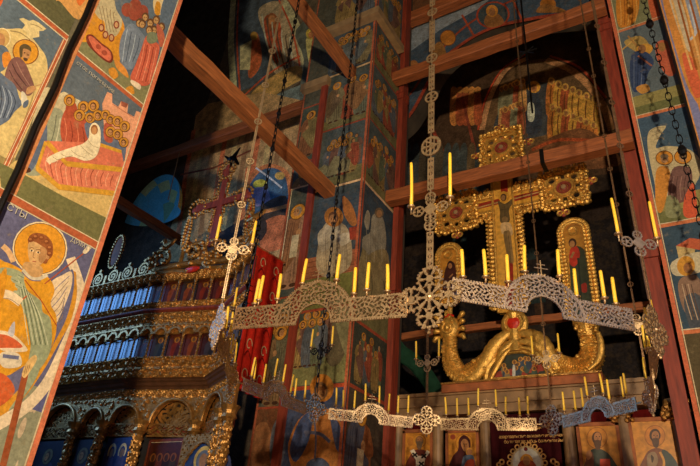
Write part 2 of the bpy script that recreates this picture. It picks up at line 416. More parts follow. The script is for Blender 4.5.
# row with the teacher, left of the dark gap strip
f.rect((-3.5, 4.2), (2.0, 6.02), BLUE)
f.px([(-30, 18), (-8, 28), (9, 29), (22, 29), (31, 37), (40, 48), (46, 58), (47, 74), (40, 98), (30, 125), (12, 165), (2, 190), (-60, 180)], (204, 178, 116))
f.px([(19, 19), (23, 18), (29, 21), (33, 20), (39, 23), (46, 29), (43, 31), (39, 31), (39, 37), (33, 38), (29, 42), (24, 40), (27, 33), (22, 29), (25, 25)], (210, 188, 132), False)
f.pline([(10, 31), (20, 33), (30, 40)], .02, (150, 128, 84), True); f.pline([(30, 24), (37, 26), (42, 29)], .015, (150, 128, 84), True)
f.px([(-20, 150), (5, 158), (15, 160), (2, 190), (-40, 200)], (150, 130, 80))
f.pline([(28, 72), (34, 90), (25, 118), (14, 148)], .018, (160, 138, 88), True)
f.pell((2, 38), 8.5, 10, (226, 204, 150)); f.pell((2, 38), 7.4, 9, (196, 160, 96)); f.pell((0, 40), 5, 7, (180, 130, 84)); f.px([(-6, 48), (4, 46), (9, 55), (4, 70), (-12, 72)], (92, 104, 116))
f.px([(2, 55), (8, 52), (11, 60), (4, 68)], (204, 128, 46))
f.pell((25.3, 52), 13.4, 12.6, (120, 70, 40), .5); f.pell((25.3, 52), 12.4, 11.7, OCH, .5)
f.px([(9, 62), (17, 57), (24, 62), (29, 72), (34, 88), (29, 96), (20, 92), (12, 84), (4, 80)], (122, 84, 76))
f.pline([(12, 64), (17, 74), (26, 86)], .02, (78, 50, 48), True); f.pline([(16, 62), (22, 74), (31, 88)], .016, (156, 116, 100), True); f.pline([(9, 70), (14, 80), (22, 90)], .016, (82, 54, 50), True)
f.px([(-8, 72), (6, 78), (15, 86), (19, 98), (22, 104), (14, 112), (6, 122), (-14, 126)], (96, 106, 122))
for q in range(6): f.pline([(-4 + 3 * q, 82 + 2 * q), (-2 + 3.4 * q, 98 + q), (-6 + 3 * q, 118)], .014, (58, 66, 80) if q % 2 else (150, 160, 172), True)
f.px([(27, 88), (33, 86), (36, 89), (31, 93), (26, 94)], (186, 138, 92)); f.pline([(33, 87), (42, 84)], .012, (186, 138, 92))
f.px([(21, 92), (25, 94), (27, 101), (24, 106), (21, 104)], (206, 196, 170)); f.px([(23, 103), (28, 100), (27, 106), (23, 108)], (92, 104, 120))
f.px([(21, 49), (24, 47), (29, 49), (30, 55), (27, 60), (23, 59), (21, 54)], (176, 128, 82)); f.px([(19, 51), (20, 46), (25, 44), (30, 47), (31, 52), (28, 50), (23, 49), (22, 56), (20, 58)], (92, 76, 48))
for e in ((24.3, 53), (28, 55.2)): f.pell(e, .9, .6, (60, 38, 26))
f.pline([(26.6, 53), (26.8, 56)], .01, (110, 70, 44)); f.px([(23, 58), (27, 58.5), (27, 61), (24, 61)], (84, 62, 42))
f.pline([(66, 38), (0, 178)], .05, REDB); f.pline([(64.2, 38), (-2, 178)], .012, WHT); f.pline([(68, 38), (2, 178)], .012, WHT)
f.rect((-3.5, 6.03), (1.99, 8.4), (92, 88, 58)); f.px([(56, 0), (60, 2), (78, 20), (90, 0), (70, -20)], (206, 150, 84)); f.px([(76, 0), (80, 6), (86, -4), (80, -10)], (210, 110, 50))
f.rect((-3.5, 6.0), (2.0, 6.05), REDB); f.rect((-3.5, 6.052), (2.0, 6.064), WHT); f.rect((-3.5, 5.985), (2.0, 5.998), WHT)
f.px([(-6, -2), (2, -8), (3, 0), (-2, 8)], (190, 90, 50))
# the crowd above
f.rect((2.09, 5.97), (3.08, 9.5), (96, 108, 118))
f.px([(70, 50), (80, 38), (96, 46), (118, 62), (134, 80), (150, 86), (142, 110), (120, 100), (96, 80)], (128, 124, 84))
f.px([(86, 12), (96, 2), (112, 8), (124, 26), (120, 50), (118, 64), (104, 50), (92, 42), (80, 40)], (204, 138, 42))
f.px([(92, 6), (98, -6), (112, -4), (116, 10), (122, 22), (116, 36), (106, 34), (104, 22), (98, 18)], (186, 170, 130))
for q in range(5): f.pline([(98 + 4 * q, 4 + 2 * q), (101 + 3 * q, 16), (104 + 3 * q, 32)], .014, (128, 104, 70), True)
for q in ((101, 28), (105, 35), (111, 38), (116, 25)): f.pell(q, 3, 4, (130, 62, 44)); f.pell(q, 1.8, 2.6, (196, 150, 104))
f.px([(86, 36), (92, 35), (101, 43), (110, 50), (113, 58), (110, 63), (103, 60), (94, 52), (87, 44)], (122, 52, 36)); f.px([(88, 38), (92, 37), (101, 45), (109, 51), (111, 58), (108, 61), (102, 57), (94, 50)], (206, 108, 78))
f.pell((98, 47), 3, 2.4, (160, 76, 54), .7); f.pell((104, 53), 3, 2.4, (160, 76, 54), .7)
for hx, hy in ((127, 10), (135, 6), (142, 12), (134, 14)): f.pell((hx, hy), 6, 7, (150, 74, 54))
f.px([(126, 27), (133, 24), (140, 31), (145, 40), (139, 54), (132, 69), (124, 68), (119, 56), (120, 40)], (118, 128, 140))
for q in range(4): f.pline([(127 + 4 * q, 29 + 3 * q), (124 + 4.5 * q, 45 + q), (122 + 3.4 * q, 62)], .016, (72, 82, 96) if q % 2 else (168, 178, 186), True)
f.px([(146, 36), (153, 41), (159, 46), (157, 60), (151, 82), (141, 86), (130, 79), (135, 65), (140, 52)], (196, 96, 70))
for q in range(5): f.pline([(144 + 3 * q, 44 + q), (141 + 3.2 * q, 60), (135 + 3.4 * q, 79 + q)], .016, (140, 56, 42) if q % 2 else (222, 136, 104), True)
for hx, hy in ((139, 23), (145, 17), (150, 23), (156, 20), (154, 30), (161, 27), (149, 30), (160, 37), (153, 39), (142, 24)):
    f.pell((hx, hy), 3.6, 4.4, (104, 70, 42)); f.pell((hx - .4, hy + .8), 2.4, 3.2, (190, 146, 92)); f.pell((hx - 1, hy + .4), .5, .4, (60, 36, 26)); f.pell((hx + .7, hy + .7), .5, .4, (60, 36, 26))
f.px([(148, 33), (155, 33), (157, 41), (150, 44), (146, 40)], (120, 126, 96)); f.px([(156, 24), (163, 32), (164, 44), (159, 46)], (180, 96, 70))
f.px([(114, 60), (119, 62), (126, 70), (128, 78), (122, 74), (116, 68)], (214, 140, 60)); f.px([(108, 70), (114, 68), (118, 76), (112, 79)], (206, 138, 48)); f.px([(131, 80), (140, 85), (139, 90), (131, 84)], (226, 204, 170)); f.px([(126, 88), (132, 86), (134, 94), (126, 92)], (206, 138, 48))
f.px([(153, 0), (160, -4), (164, 4), (160, 15), (154, 12)], (214, 190, 140)); f.px([(156, 2), (160, 4), (159, 15), (154, 13)], (204, 140, 44))
f.px([(166, -6), (180, -4), (172, 24), (160, 18)], (96, 110, 124))
# the burial, right of the gap strip
f.rect((2.09, 4.18), (3.08, 5.93), (96, 104, 110))
f.px([(42, 92), (52, 89), (58, 94), (64, 92), (72, 97), (84, 105), (84, 125), (60, 135), (30, 140)], (196, 180, 140))
f.px([(10, 165), (34, 158), (60, 160), (120, 190), (113, 214), (103, 240), (5, 199)], (204, 172, 106))
f.px([(-2, 162), (30, 178), (62, 196), (108, 219), (100, 244), (2, 200)], (112, 108, 66), False)
f.px([(102, 104), (107, 92), (112, 94), (112, 103), (118, 107), (121, 101), (128, 104), (127, 113), (134, 117), (136, 111), (142, 113), (120, 178), (108, 160), (104, 130)], (222, 156, 118), False)
f.px([(121, 101), (128, 104), (126, 108), (121, 106)], (150, 84, 62), False); f.pline([(112, 104), (134, 118)], .016, (180, 110, 80))
f.px([(48, 112), (56, 108), (63, 114), (62, 132), (58, 150), (46, 172), (30, 176), (26, 170), (34, 150), (42, 132)], (152, 152, 122))
f.px([(40, 128), (46, 122), (46, 145), (38, 160), (30, 172), (28, 160)], (96, 106, 124)); f.pline([(56, 115), (52, 138), (38, 168)], .014, (104, 104, 84), True); f.pline([(60, 118), (56, 140), (46, 166)], .014, (196, 190, 156), True)
f.px([(22, 169), (29, 168), (30, 172), (24, 173)], (80, 50, 36))
f.px([(62, 116), (70, 104), (78, 110), (92, 124), (90, 142), (80, 150), (66, 148), (60, 134)], (178, 84, 58))
f.px([(66, 104), (74, 102), (77, 114), (66, 118)], (168, 78, 50)); f.px([(84, 124), (96, 124), (104, 132), (102, 146), (90, 144)], (104, 112, 128))
f.px([(98, 128), (112, 134), (122, 146), (126, 140), (122, 164), (104, 150)], (98, 106, 124)); f.px([(104, 124), (112, 126), (112, 142), (104, 140)], (172, 84, 60))
for q in range(4): f.pline([(64 + 6 * q, 118 + 3 * q), (66 + 6 * q, 132 + 3 * q), (64 + 6 * q, 144 + q)], .012, (120, 50, 36) if q % 2 else (216, 128, 92), True)
for hx, hy, r in ((69, 100.5, 6), (83, 107, 6), (93, 106, 6), (79, 115.5, 6), (89.5, 118, 5.5), (97.5, 115.5, 5.5), (105, 115, 5), (110, 119.5, 5), (117, 121.5, 5.5), (124, 126.5, 5.5), (110, 132, 5.5), (117, 134.5, 5.5), (123, 142.5, 5)):
    f.pell((hx, hy), r, r * 1.02, (110, 70, 36)); f.pell((hx, hy), r * .9, r * .92, (196, 136, 50)); f.pell((hx - .3, hy + .4), r * .52, r * .66, (92, 60, 36)); f.pell((hx - .5, hy + .9), r * .38, r * .5, (184, 130, 82))
    f.pell((hx - 1.3, hy + .4), .5, .4, (60, 36, 26)); f.pell((hx + .5, hy + .6), .5, .4, (60, 36, 26))
f.px([(45, 141), (96, 143), (121, 151), (124, 168), (118, 194), (58, 189), (36, 169)], (206, 112, 82), False)
f.px([(37, 168), (46, 148), (66, 165), (121, 171), (117, 192), (58, 186)], (212, 122, 90), False)
for q in range(15): f.pline([(48 + 5 * q, 153 + 1.2 * q + (6 if q > 3 else q * 2)), (45 + 5 * q, 164 + 1.4 * q), (48 + 4.8 * q, 176 + min(q, 4) * 2.6)], .012, (146, 62, 44) if q % 2 else (232, 164, 126), True)
f.pline([(46, 142), (66, 164), (122, 170)], .055, (206, 150, 50)); f.pline([(36, 168), (58, 187), (117, 194)], .055, (206, 150, 50)); f.pline([(45, 142), (36, 169)], .03, (206, 150, 50)); f.pline([(97, 144), (121, 152)], .04, (206, 150, 50))
f.px([(46, 159), (56, 153), (70, 148), (82, 144), (88, 138), (89, 128), (93, 123), (98, 126), (100, 134), (99, 148), (94, 158), (84, 161), (72, 157), (60, 159), (52, 163)], (230, 212, 172))
for a, b, c in (((60, 154), (66, 157), (72, 156)), ((70, 150), (76, 155), (84, 158)), ((80, 146), (86, 152), (92, 156)), ((87, 140), (92, 146), (98, 148)), ((52, 157), (57, 160), (62, 158))): f.pline([a, b, c], .01, (168, 146, 108), True)
f.pell((93.6, 130), 3.6, 5, (150, 94, 52)); f.pell((93.4, 131), 2.6, 3.8, (190, 136, 86)); f.pline([(46, 160), (50, 164)], .03, (230, 208, 170))
f.rect((2.09, 5.925), (3.08, 5.975), REDB); f.rect((2.09, 5.976), (3.08, 5.99), WHT)
f.rect((2.09, 4.2), (2.14, 9.5), (200, 128, 78))
# warrior saint with spear and shield
f.rect((-3.5, 1.9), (3.08, 4.16), (98, 96, 124)); f.rect((-3.5, 1.9), (3.08, 2.75), (142, 140, 112))
for q in range(26):
    rr = random.Random(q); x, z = rr.uniform(1.9, 3.0), rr.uniform(2.0, 2.6); f.ell((x, z), rr.uniform(.01, .03), rr.uniform(.02, .09), (196, 172, 140))
f.px([(62, 360), (45, 414), (28, 408), (48, 372)], (92, 92, 130), False)
f.pline([(70, 258), (80, 290), (76, 318), (63, 350), (46, 384), (24, 408), (-6, 426)], .10, (224, 200, 164), True)
f.px([(73, 271), (76, 282), (76, 298), (70, 322), (58, 344), (42, 372), (21, 400), (-10, 420), (-20, 395), (0, 330), (30, 300), (50, 284)], OCH)
f.px([(68, 274), (73, 272), (73, 290), (66, 318), (54, 342), (40, 366), (20, 388), (0, 402), (-8, 380), (30, 340), (52, 318)], (104, 102, 130))
f.px([(50, 283), (62, 275), (71, 272), (71, 286), (64, 306), (54, 328), (46, 346), (44, 320), (48, 300)], (222, 196, 158))
for q in range(7): f.pline([(47 + q, 300 + 5 * q), (56 + q, 288 + 6 * q), (69 - q * 1.2, 276 + 5.5 * q)], .01, (150, 120, 100) if q % 2 else (110, 104, 130), True)
f.pell((39.3, 248.7), 27.4, 27, (226, 204, 160)); f.pell((39.3, 248.7), 26, 25.6, (92, 60, 34)); f.pell((39.3, 248.7), 25.4, 25, (214, 146, 42))
f.px([(-14, 262), (4, 262), (18, 268), (34, 278), (47, 277), (54, 290), (50, 304), (56, 318), (52, 345), (30, 362), (-10, 372)], (212, 148, 38))
f.px([(25, 262), (40, 266), (42, 274), (34, 279), (22, 271)], (194, 150, 96)); f.pline([(22, 270), (30, 278), (38, 279), (47, 275)], .03, (204, 190, 160), True); f.pline([(21, 272), (30, 280), (40, 281)], .012, (92, 84, 120), True)
f.px([(27.5, 241), (30, 235), (37, 233), (46, 236), (52, 244), (52, 255), (48, 260), (44, 264), (30, 256)], (146, 84, 44))
f.px([(27.2, 247), (29, 242), (34, 242), (41, 246), (45.5, 250), (46, 257), (42, 263), (36, 267), (31, 265), (28, 258)], (204, 160, 104))
f.px([(40, 247), (46, 250), (45.6, 258), (41, 263), (38, 260)], (176, 128, 80)); f.pell((47, 257), 1.7, 2.6, (196, 142, 90))
for q in ((30, 240), (35, 237), (41, 238), (46, 242), (49, 248), (49, 254)): f.pell(q, 3, 2.4, (128, 70, 36)); f.pell((q[0] - .4, q[1] - .6), 1.6, 1.1, (178, 112, 62))
for e in ((31, 250.8), (37.6, 252.6)): f.pell(e, 2, .95, (232, 212, 170), .2); f.pell(e, 1, .95, (56, 34, 22)); f.pline([(e[0] - 2.4, e[1] - 2.2), (e[0], e[1] - 3.1), (e[0] + 2.4, e[1] - 2)], .008, (92, 56, 32), True)
f.pline([(33.6, 251), (32.4, 257), (34.2, 258.2)], .008, (120, 76, 46), True); f.pline([(31.8, 261.3), (35.5, 262)], .012, (158, 70, 50)); f.pline([(32.5, 264), (35, 264.4)], .006, (150, 100, 64))
f.px([(0, 268), (13, 269), (22, 274), (24, 284), (28, 292), (40, 301), (42, 312), (50, 320), (50, 350), (36, 372), (28, 362), (30, 344), (26, 320), (20, 304), (15, 296), (18, 284), (10, 276), (0, 274)], (148, 154, 118))
for q in range(9): f.pline([(18 + 1.5 * q, 280 + 2 * q), (22 + 2.2 * q, 305 + 1.5 * q), (28 + 2.4 * q, 345)], .011, (92, 100, 74) if q % 2 else (192, 192, 158), True)
for q in ((14, 280), (18, 286), (16, 294), (20, 276)): f.pell(q, 4.2, 3, (158, 162, 128), .6); f.pline([(q[0] - 3, q[1] - 1), (q[0] + 3, q[1] + 2)], .008, (96, 104, 78))
f.pline([(24, 280), (40, 300), (56, 326)], .014, (166, 72, 38)); f.pline([(18, 303), (26, 296)], .02, (180, 86, 44)); f.pline([(-10, 294), (8, 295), (20, 303)], .075, (222, 198, 160), True); f.pline([(-10, 298), (8, 299), (19, 306)], .008, (130, 110, 90), True)
f.px([(0, 274), (6, 270), (2, 300), (-8, 300)], (206, 140, 36)); f.px([(-10, 332), (10, 333), (26, 348), (22, 352), (0, 350)], (222, 200, 166)); f.px([(-10, 335), (8, 336), (22, 347), (6, 348), (-10, 347)], (198, 92, 52)); f.px([(7, 334), (10, 326), (14, 322), (13, 336)], (186, 180, 180))
f.px([(2, 352), (18, 354), (20, 366), (4, 368), (-2, 360)], (214, 198, 170)); f.pline([(2, 356), (18, 358)], .03, (110, 112, 140)); f.px([(-4, 374), (8, 378), (14, 392), (0, 406), (-8, 400)], (198, 92, 46))
f.px([(34, 350), (42, 346), (40, 366), (32, 384), (20, 400), (8, 410), (22, 388)], (150, 156, 122))
f.pline([(25, 372), (14, 418), (2, 466), (-6, 490)], .055, (152, 78, 42)); f.px([(26, 362), (34, 355), (36, 360), (29, 372), (24, 378), (21, 374)], (216, 176, 112)); 
for q in range(3): f.pline([(25 + 2.2 * q, 366 - q), (23 + 2 * q, 376 - 2 * q)], .007, (140, 96, 56))
f.pline([(44, 284), (86, 251)], .018, (168, 82, 50)); f.px([(82, 252), (87, 246), (94, 243), (90, 249), (85, 254)], (226, 206, 170)); f.pline([(2, 246), (8, 252), (13, 262)], .05, (214, 170, 120), True)
f.rect((-3.5, 4.13), (3.08, 4.2), REDB); f.rect((-3.5, 4.118), (3.08, 4.128), WHT); f.rect((-3.5, 4.202), (3.08, 4.212), WHT)
f.rect((3.03, 1.9), (3.08, 9.5), (206, 116, 80)); f.rect((3.015, 1.9), (3.028, 9.5), WHT)
fr = f.build('fresco', FRESCO, wall_l)
for b, p, s_ in (('СТЫ', (4.5, 209), .085), ('ДИМІТ', (69, 241), .066), ('СТОЕ ПОГРЕБЕНИЕ', (75, 64), .05)):
    letters(b, ('X', XL), p, s_, LETTERW, wall_l, yoff=.018)

# ------------------------------------------------------------------ central pier, front
f = Paint('Y', YF, clip=(-6.62, 2, XL, 22)); xr, xl = XL, -6.62
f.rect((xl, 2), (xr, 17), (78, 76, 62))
B2 = (74, 82, 80); OL = (110, 102, 64); RB = (150, 66, 42); LN = (206, 170, 128); XC = -6.02
f.rect((XC, 8.15), (xr, 9.62), B2); f.rect((XC, 8.15), (xr, 8.5), OL); f.crowd(-5.8, -5.0, 8.35, .9, 4, 3); f.rocks(-5.9, -5.2, 8.4, .5, (130, 120, 84), 4)
f.rect((XC, 9.66), (xr, 11.2), B2); f.rect((XC, 9.66), (xr, 9.9), OL); f.saint(-5.35, 9.8, 1.25, (160, 70, 44), (150, 104, 64), 5); f.saint(-5.72, 9.8, 1.2, (130, 120, 84), (104, 84, 62), 6); f.saint(-5.05, 9.8, 1.15, (104, 110, 90), (150, 104, 64), 7)
f.rect((XC, 11.25), (xr, 12.5), (66, 76, 82)); f.crowd(-5.9, -4.98, 11.3, 1.0, 5, 9, robes=[(96, 104, 104), (130, 116, 80), (110, 74, 52)])
f.rect((XC, 12.7), (xr, 15), B2); f.crowd(-5.9, -4.98, 12.9, 1.4, 4, 10)
# seated evangelist
f.rect((XC, 5.55), (xr, 8.08), (62, 74, 82)); f.rect((XC, 5.55), (xr, 6.15), (110, 108, 56)); f.rect((XC, 6.15), (xr, 6.6), (150, 92, 62))
for r_ in range(4): f.line([(XC, 6.18 + .11 * r_), (xr, 6.18 + .11 * r_)], .014, (112, 62, 42))
f.px([(343, 196), (352, 205), (357, 222), (352, 226), (344, 214)], (168, 104, 52)); f.px([(316, 262), (322, 230), (330, 222), (346, 226), (352, 246), (350, 266), (336, 276), (322, 276)], (168, 148, 114))
f.px([(318, 234), (330, 224), (340, 226), (336, 240), (322, 252)], (176, 160, 130))
for q in range(8): f.pline([(323 + 3 * q, 230 + (q % 3) * 3), (322 + 3.6 * q, 250), (324 + 3.2 * q, 271)], .02, (132, 112, 88) if q % 2 else (190, 170, 134), True)
f.pell((334, 217), 9.5, 10, (176, 112, 48)); f.pell((333.4, 218), 5, 6.4, (110, 70, 44)); f.pell((333, 219.5), 3.7, 5, (176, 122, 76)); f.px([(331, 222.4), (336, 222.4), (335, 226), (332, 226)], (96, 66, 46)); f.pell((331.6, 219), .7, .5, (50, 32, 22)); f.pell((334.8, 219.4), .7, .5, (50, 32, 22))
f.px([(338, 236), (352, 232), (354, 238), (342, 246)], (196, 180, 150)); f.px([(349, 228), (358, 226), (357, 240), (350, 240)], (150, 60, 40), False)
f.rect((XC, 4.2), (xr, 5.5), (66, 70, 60)); f.rect((XC, 4.2), (xr, 4.7), (120, 116, 72)); f.px([(326, 300), (338, 296), (346, 320), (344, 356), (330, 366), (322, 340)], (96, 84, 60)); f.px([(330, 292), (344, 300), (352, 330), (350, 360), (340, 340)], (126, 118, 82)); f.crowd(-5.95, -5.3, 4.5, .9, 3, 17)
f.line([(XC, 8.11), (xr, 8.11)], .05, LN); f.line([(XC, 9.63), (xr, 9.63)], .04, RB); f.line([(XC, 5.52), (xr, 5.52)], .05, RB); f.line([(XC, 4.15), (xr, 4.15)], .07, (170, 70, 40)); f.line([(XC, 11.22), (xr, 11.22)], .05, LN)
# great saint at the bottom
f.rect((XC, 2), (xr, 4.12), (62, 70, 94)); f.pell((322, 388), 12, 14, (180, 112, 40)); f.pell((321, 391), 7, 9, (120, 84, 52)); f.pell((321, 392), 5, 7, (176, 120, 70))
f.px([(296, 424), (308, 412), (322, 408), (336, 414), (342, 430), (340, 470), (300, 478), (288, 450)], (174, 108, 52)); f.px([(300, 420), (312, 413), (309, 440), (296, 462), (290, 448)], (70, 80, 112)); f.px([(330, 413), (341, 428), (344, 452), (336, 448)], (74, 82, 112)); f.pline([(304, 432), (320, 434), (330, 442)], .05, (90, 90, 110), True); f.pline([(314, 416), (316, 440), (314, 470)], .03, (104, 104, 124), True)
f.px([(308, 462), (322, 458), (330, 470), (306, 478)], (70, 78, 100))
# narrow strip left of the colonnette
f.rect((xl, 9.0), (XC, 10.5), (70, 78, 66)); f.saint(-6.33, 9.1, 1.3, (150, 92, 56), (140, 120, 70), 21)
f.rect((xl, 7.5), (XC, 8.95), B2); f.saint(-6.33, 7.6, 1.2, (140, 108, 66), (110, 84, 62), 22, fat=1.1)
f.rect((xl, 5.9), (XC, 8.3), (74, 80, 74)); f.saint(-6.32, 6.05, 1.9, (176, 130, 100), (150, 98, 64), 23, item='scroll'); f.rect((xl, 4.4), (XC, 5.85), (80, 84, 62)); f.head((-6.36, 5.35), .13, (190, 124, 44)); f.saint(-6.32, 3.9, 1.45, (130, 96, 62), (96, 92, 70), 24)
f.rect((xl, 2), (XC, 3.85), (110, 66, 40)); f.px([(255, 430), (266, 422), (272, 440), (268, 468), (252, 466)], (150, 96, 58)); f.px([(272, 430), (280, 418), (286, 440), (280, 470), (270, 462)], (96, 96, 104))
for z in (10.52, 8.97, 8.33, 5.87, 3.87): f.line([(xl, z), (XC, z)], .04, LN if z in (8.33,) else RB)
for x in (xl + .02, xr - .03): f.line([(x, 2), (x, 17)], .05, (176, 92, 60))
f.line([(xl + .07, 4), (xl + .07, 8.3)], .02, (214, 190, 150))
f.build('fresco', PIERFRESCO, wall_c)
MB().box((XC - .08, YF - .07, 2), (XC + .07, YF, 10.95)).build('colonnette', REDWOOD, wall_c)
MB().box((xl, YF - .16, 10.95), (XC + .12, YF, 11.15)).build('trim_1', STONE)
b = MB(); b.box((XC - .25, YF - .2, 12.52), (XL + .16, YF, 12.72)); b.box((XL, YF, 12.52), (XL + .16, YB - .2, 12.72)); tag(b.build('trim_2', STONE), kind='structure'); tag(bpy.data.objects['trim_1'], kind='structure')

# ------------------------------------------------------------------ central pier, side towards the great cross
f = Paint('X', XL, side=1, clip=(YF, 2, YB + .3, 22)); y0, y1 = YF, YB - .02
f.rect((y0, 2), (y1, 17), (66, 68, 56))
for (z0, z1, s_) in ((8.1, 9.65, 31), (9.7, 11.2, 32), (11.25, 12.5, 33), (12.75, 14.6, 34)):
    f.rect((y0, z0), (y1, z1), B2); f.rect((y0, z0), (y1, z0 + .3), OL); f.crowd(y0 + .12, y1 - .12, z0 + .2, (z1 - z0) * .66, 4, s_); f.line([(y0, z1 + .02), (y1, z1 + .02)], .04, RB)
f.rect((y0, 5.3), (y1, 8.05), (56, 68, 78)); f.rect((y0, 5.3), (y1, 5.9), OL)
f.px([(362, 240), (370, 232), (372, 216), (379, 214), (384, 222), (386, 244), (380, 262), (366, 268)], (150, 142, 122)); f.px([(366, 258), (386, 250), (388, 280), (364, 290)], (140, 122, 84)); f.pell((379, 213), 4.4, 5.4, (120, 100, 76)); f.pell((379, 213.6), 2.8, 3.8, (170, 126, 84))
f.px([(364, 222), (367, 210), (370, 216), (368, 230)], (160, 150, 128)); f.rocks(y0 + .1, y1 - .1, 5.7, 1.0, (140, 124, 84), 36)
for q in range(5): f.pline([(366 + 4 * q, 226 + 2 * q), (367 + 3.6 * q, 244), (366 + 4 * q, 262)], .02, (104, 96, 82) if q % 2 else (184, 174, 150), True)
f.rect((y0, 4.2), (y1, 5.25), (60, 62, 52)); f.crowd(y0 + .15, y1 - .2, 4.25, .8, 3, 37); f.rect((y0, 2), (y1, 4.15), (74, 62, 50)); f.saint((y0 + y1) / 2 - .15, 2.2, 1.8, (150, 84, 44), (70, 74, 96), 38, item='scroll', fat=1.3)
for z in (8.08, 5.28, 4.17): f.line([(y0, z), (y1, z)], .06, RB if z != 8.08 else LN)
f.line([(y0 + .03, 2), (y0 + .03, 17)], .05, (170, 80, 52))
f.build('fresco', PIERFRESCO, wall_c)

# ------------------------------------------------------------------ right pier, front
f = Paint('Y', YB, clip=(-.2, 2, .75, 22)); x0, x1 = -.2, .75
f.rect((x0, 2), (x1, 17), (96, 90, 66))
G2 = (120, 122, 84)
def ppanel(z0, z1, bg, gr=None):
    f.rect((x0, z0), (x1, z1), bg)
    if gr: f.rect((x0, z0), (x1, z0 + gr), (150, 138, 84)); f.rect((x0, z0), (x1, z0 + gr * .45), (112, 112, 70))
zc = lambda px, py: PY(px, py, YB)[2]
za = zc(640, 117); zb = zc(618, 32); zd = zc(663, 226)
ppanel(zb, 14.5, (128, 128, 92)); f.px([(618, -4), (638, -4), (636, 20), (622, 28), (617, 20)], (206, 132, 50)); f.px([(648, -2), (658, -4), (660, 18), (654, 24)], (196, 96, 60))
for q in range(5): f.pline([(620 + 4 * q, -2), (621 + 4 * q, 12), (621 + 3.4 * q, 25)], .02, (150, 84, 36) if q % 2 else (226, 172, 92), True)
ppanel(za + .03, zb - .03, (98, 108, 112), .45)
f.px([(624, 42), (640, 36), (650, 46), (648, 56), (636, 52)], (176, 146, 84)); f.pline([(622, 50), (636, 38)], .03, (206, 160, 84)); f.pline([(628, 36), (640, 50)], .03, (170, 126, 70))
f.pell((644, 50), 9, 6, (206, 150, 64), -.3); f.px([(632, 54), (646, 52), (654, 62), (648, 74), (644, 88), (634, 92), (630, 76)], (58, 72, 104)); f.px([(656, 44), (668, 42), (676, 70), (668, 76), (658, 62)], (196, 100, 72))
for q in range(4): f.pline([(634 + 4 * q, 56), (634 + 4 * q, 72), (634 + 3.4 * q, 88)], .016, (38, 48, 70) if q % 2 else (110, 122, 144), True)
f.pell((642, 49), 4, 4.4, (150, 104, 66)); f.pell((662, 47), 4, 4.6, (170, 120, 70))
f.pline([(638, 56), (652, 66)], .03, (160, 100, 76)); f.px([(636, 88), (646, 84), (650, 90), (642, 94)], (196, 140, 70))
ppanel(zd + .03, za - .03, (72, 92, 110), .5)
f.px([(648, 150), (648, 134), (654, 128), (666, 126), (660, 136), (656, 148), (668, 146), (690, 150), (702, 166), (690, 190), (660, 196), (654, 180)], (196, 178, 136))
for q in range(3): f.pline([(650 + 2 * q, 132 + q * 4), (656 + 3 * q, 128 + 5 * q), (664, 128 + 6 * q)], .016, (150, 130, 92), True)
f.px([(656, 172), (664, 166), (670, 172), (668, 190), (662, 212), (656, 206)], (206, 138, 62)); f.px([(672, 170), (684, 166), (692, 172), (690, 196), (676, 204), (668, 196)], (120, 86, 78)); f.px([(688, 190), (694, 184), (697, 216), (684, 216), (684, 200)], (206, 92, 62)); f.px([(668, 196), (678, 200), (680, 216), (666, 216)], (140, 140, 100))
for q in range(4): f.pline([(674 + 4 * q, 176), (672 + 4 * q, 188), (672 + 4.6 * q, 200)], .016, (84, 56, 52) if q % 2 else (160, 122, 108), True)
for h in ((664.5, 158), (683, 157)): f.pell(h, 9, 7.4, (100, 62, 34)); f.pell(h, 8.2, 6.7, (206, 136, 52)); f.pell((h[0], h[1] + 1), 4, 4.2, (180, 134, 92)); f.pell((h[0], h[1] - 1.4), 4.2, 2.6, (120, 100, 76))
ppanel(4.4, zd - .03, (62, 80, 94), None)
f.px([(676, 246), (690, 238), (696, 244), (694, 258), (680, 264)], (190, 164, 110), False); f.px([(676, 246), (690, 238), (704, 240), (700, 250)], (190, 96, 66), False); f.px([(672, 262), (700, 252), (704, 270), (676, 276)], (198, 184, 150))
f.pell((686, 266), 9, 10, (206, 146, 60)); f.pell((688, 268), 4.6, 5.4, (160, 108, 66)); f.px([(678, 284), (686, 276), (700, 280), (712, 330), (692, 320), (682, 306)], (140, 110, 90)); f.px([(684, 300), (700, 296), (716, 340), (694, 336)], (80, 84, 90))
for q in range(4): f.pline([(682 + 3 * q, 284), (686 + 3 * q, 300), (692 + 3 * q, 320)], .02, (92, 70, 60) if q % 2 else (186, 158, 130), True)
ppanel(2, 4.9, (92, 80, 56)); f.saint(.3, 2.4, 2.2, (150, 70, 44), (90, 84, 70), 44)
for z in (za, zb, zd, 4.92): f.line([(x0, z), (x1, z)], .06, (206, 120, 78)); f.line([(x0, z + .04), (x1, z + .04)], .015, (220, 196, 160))
f.line([(x0 + .03, 2), (x0 + .03, 17)], .06, (204, 110, 76)); f.line([(x0 + .075, 2), (x0 + .075, 17)], .014, (214, 190, 150))
f.build('fresco', FRESCO, wall_r)
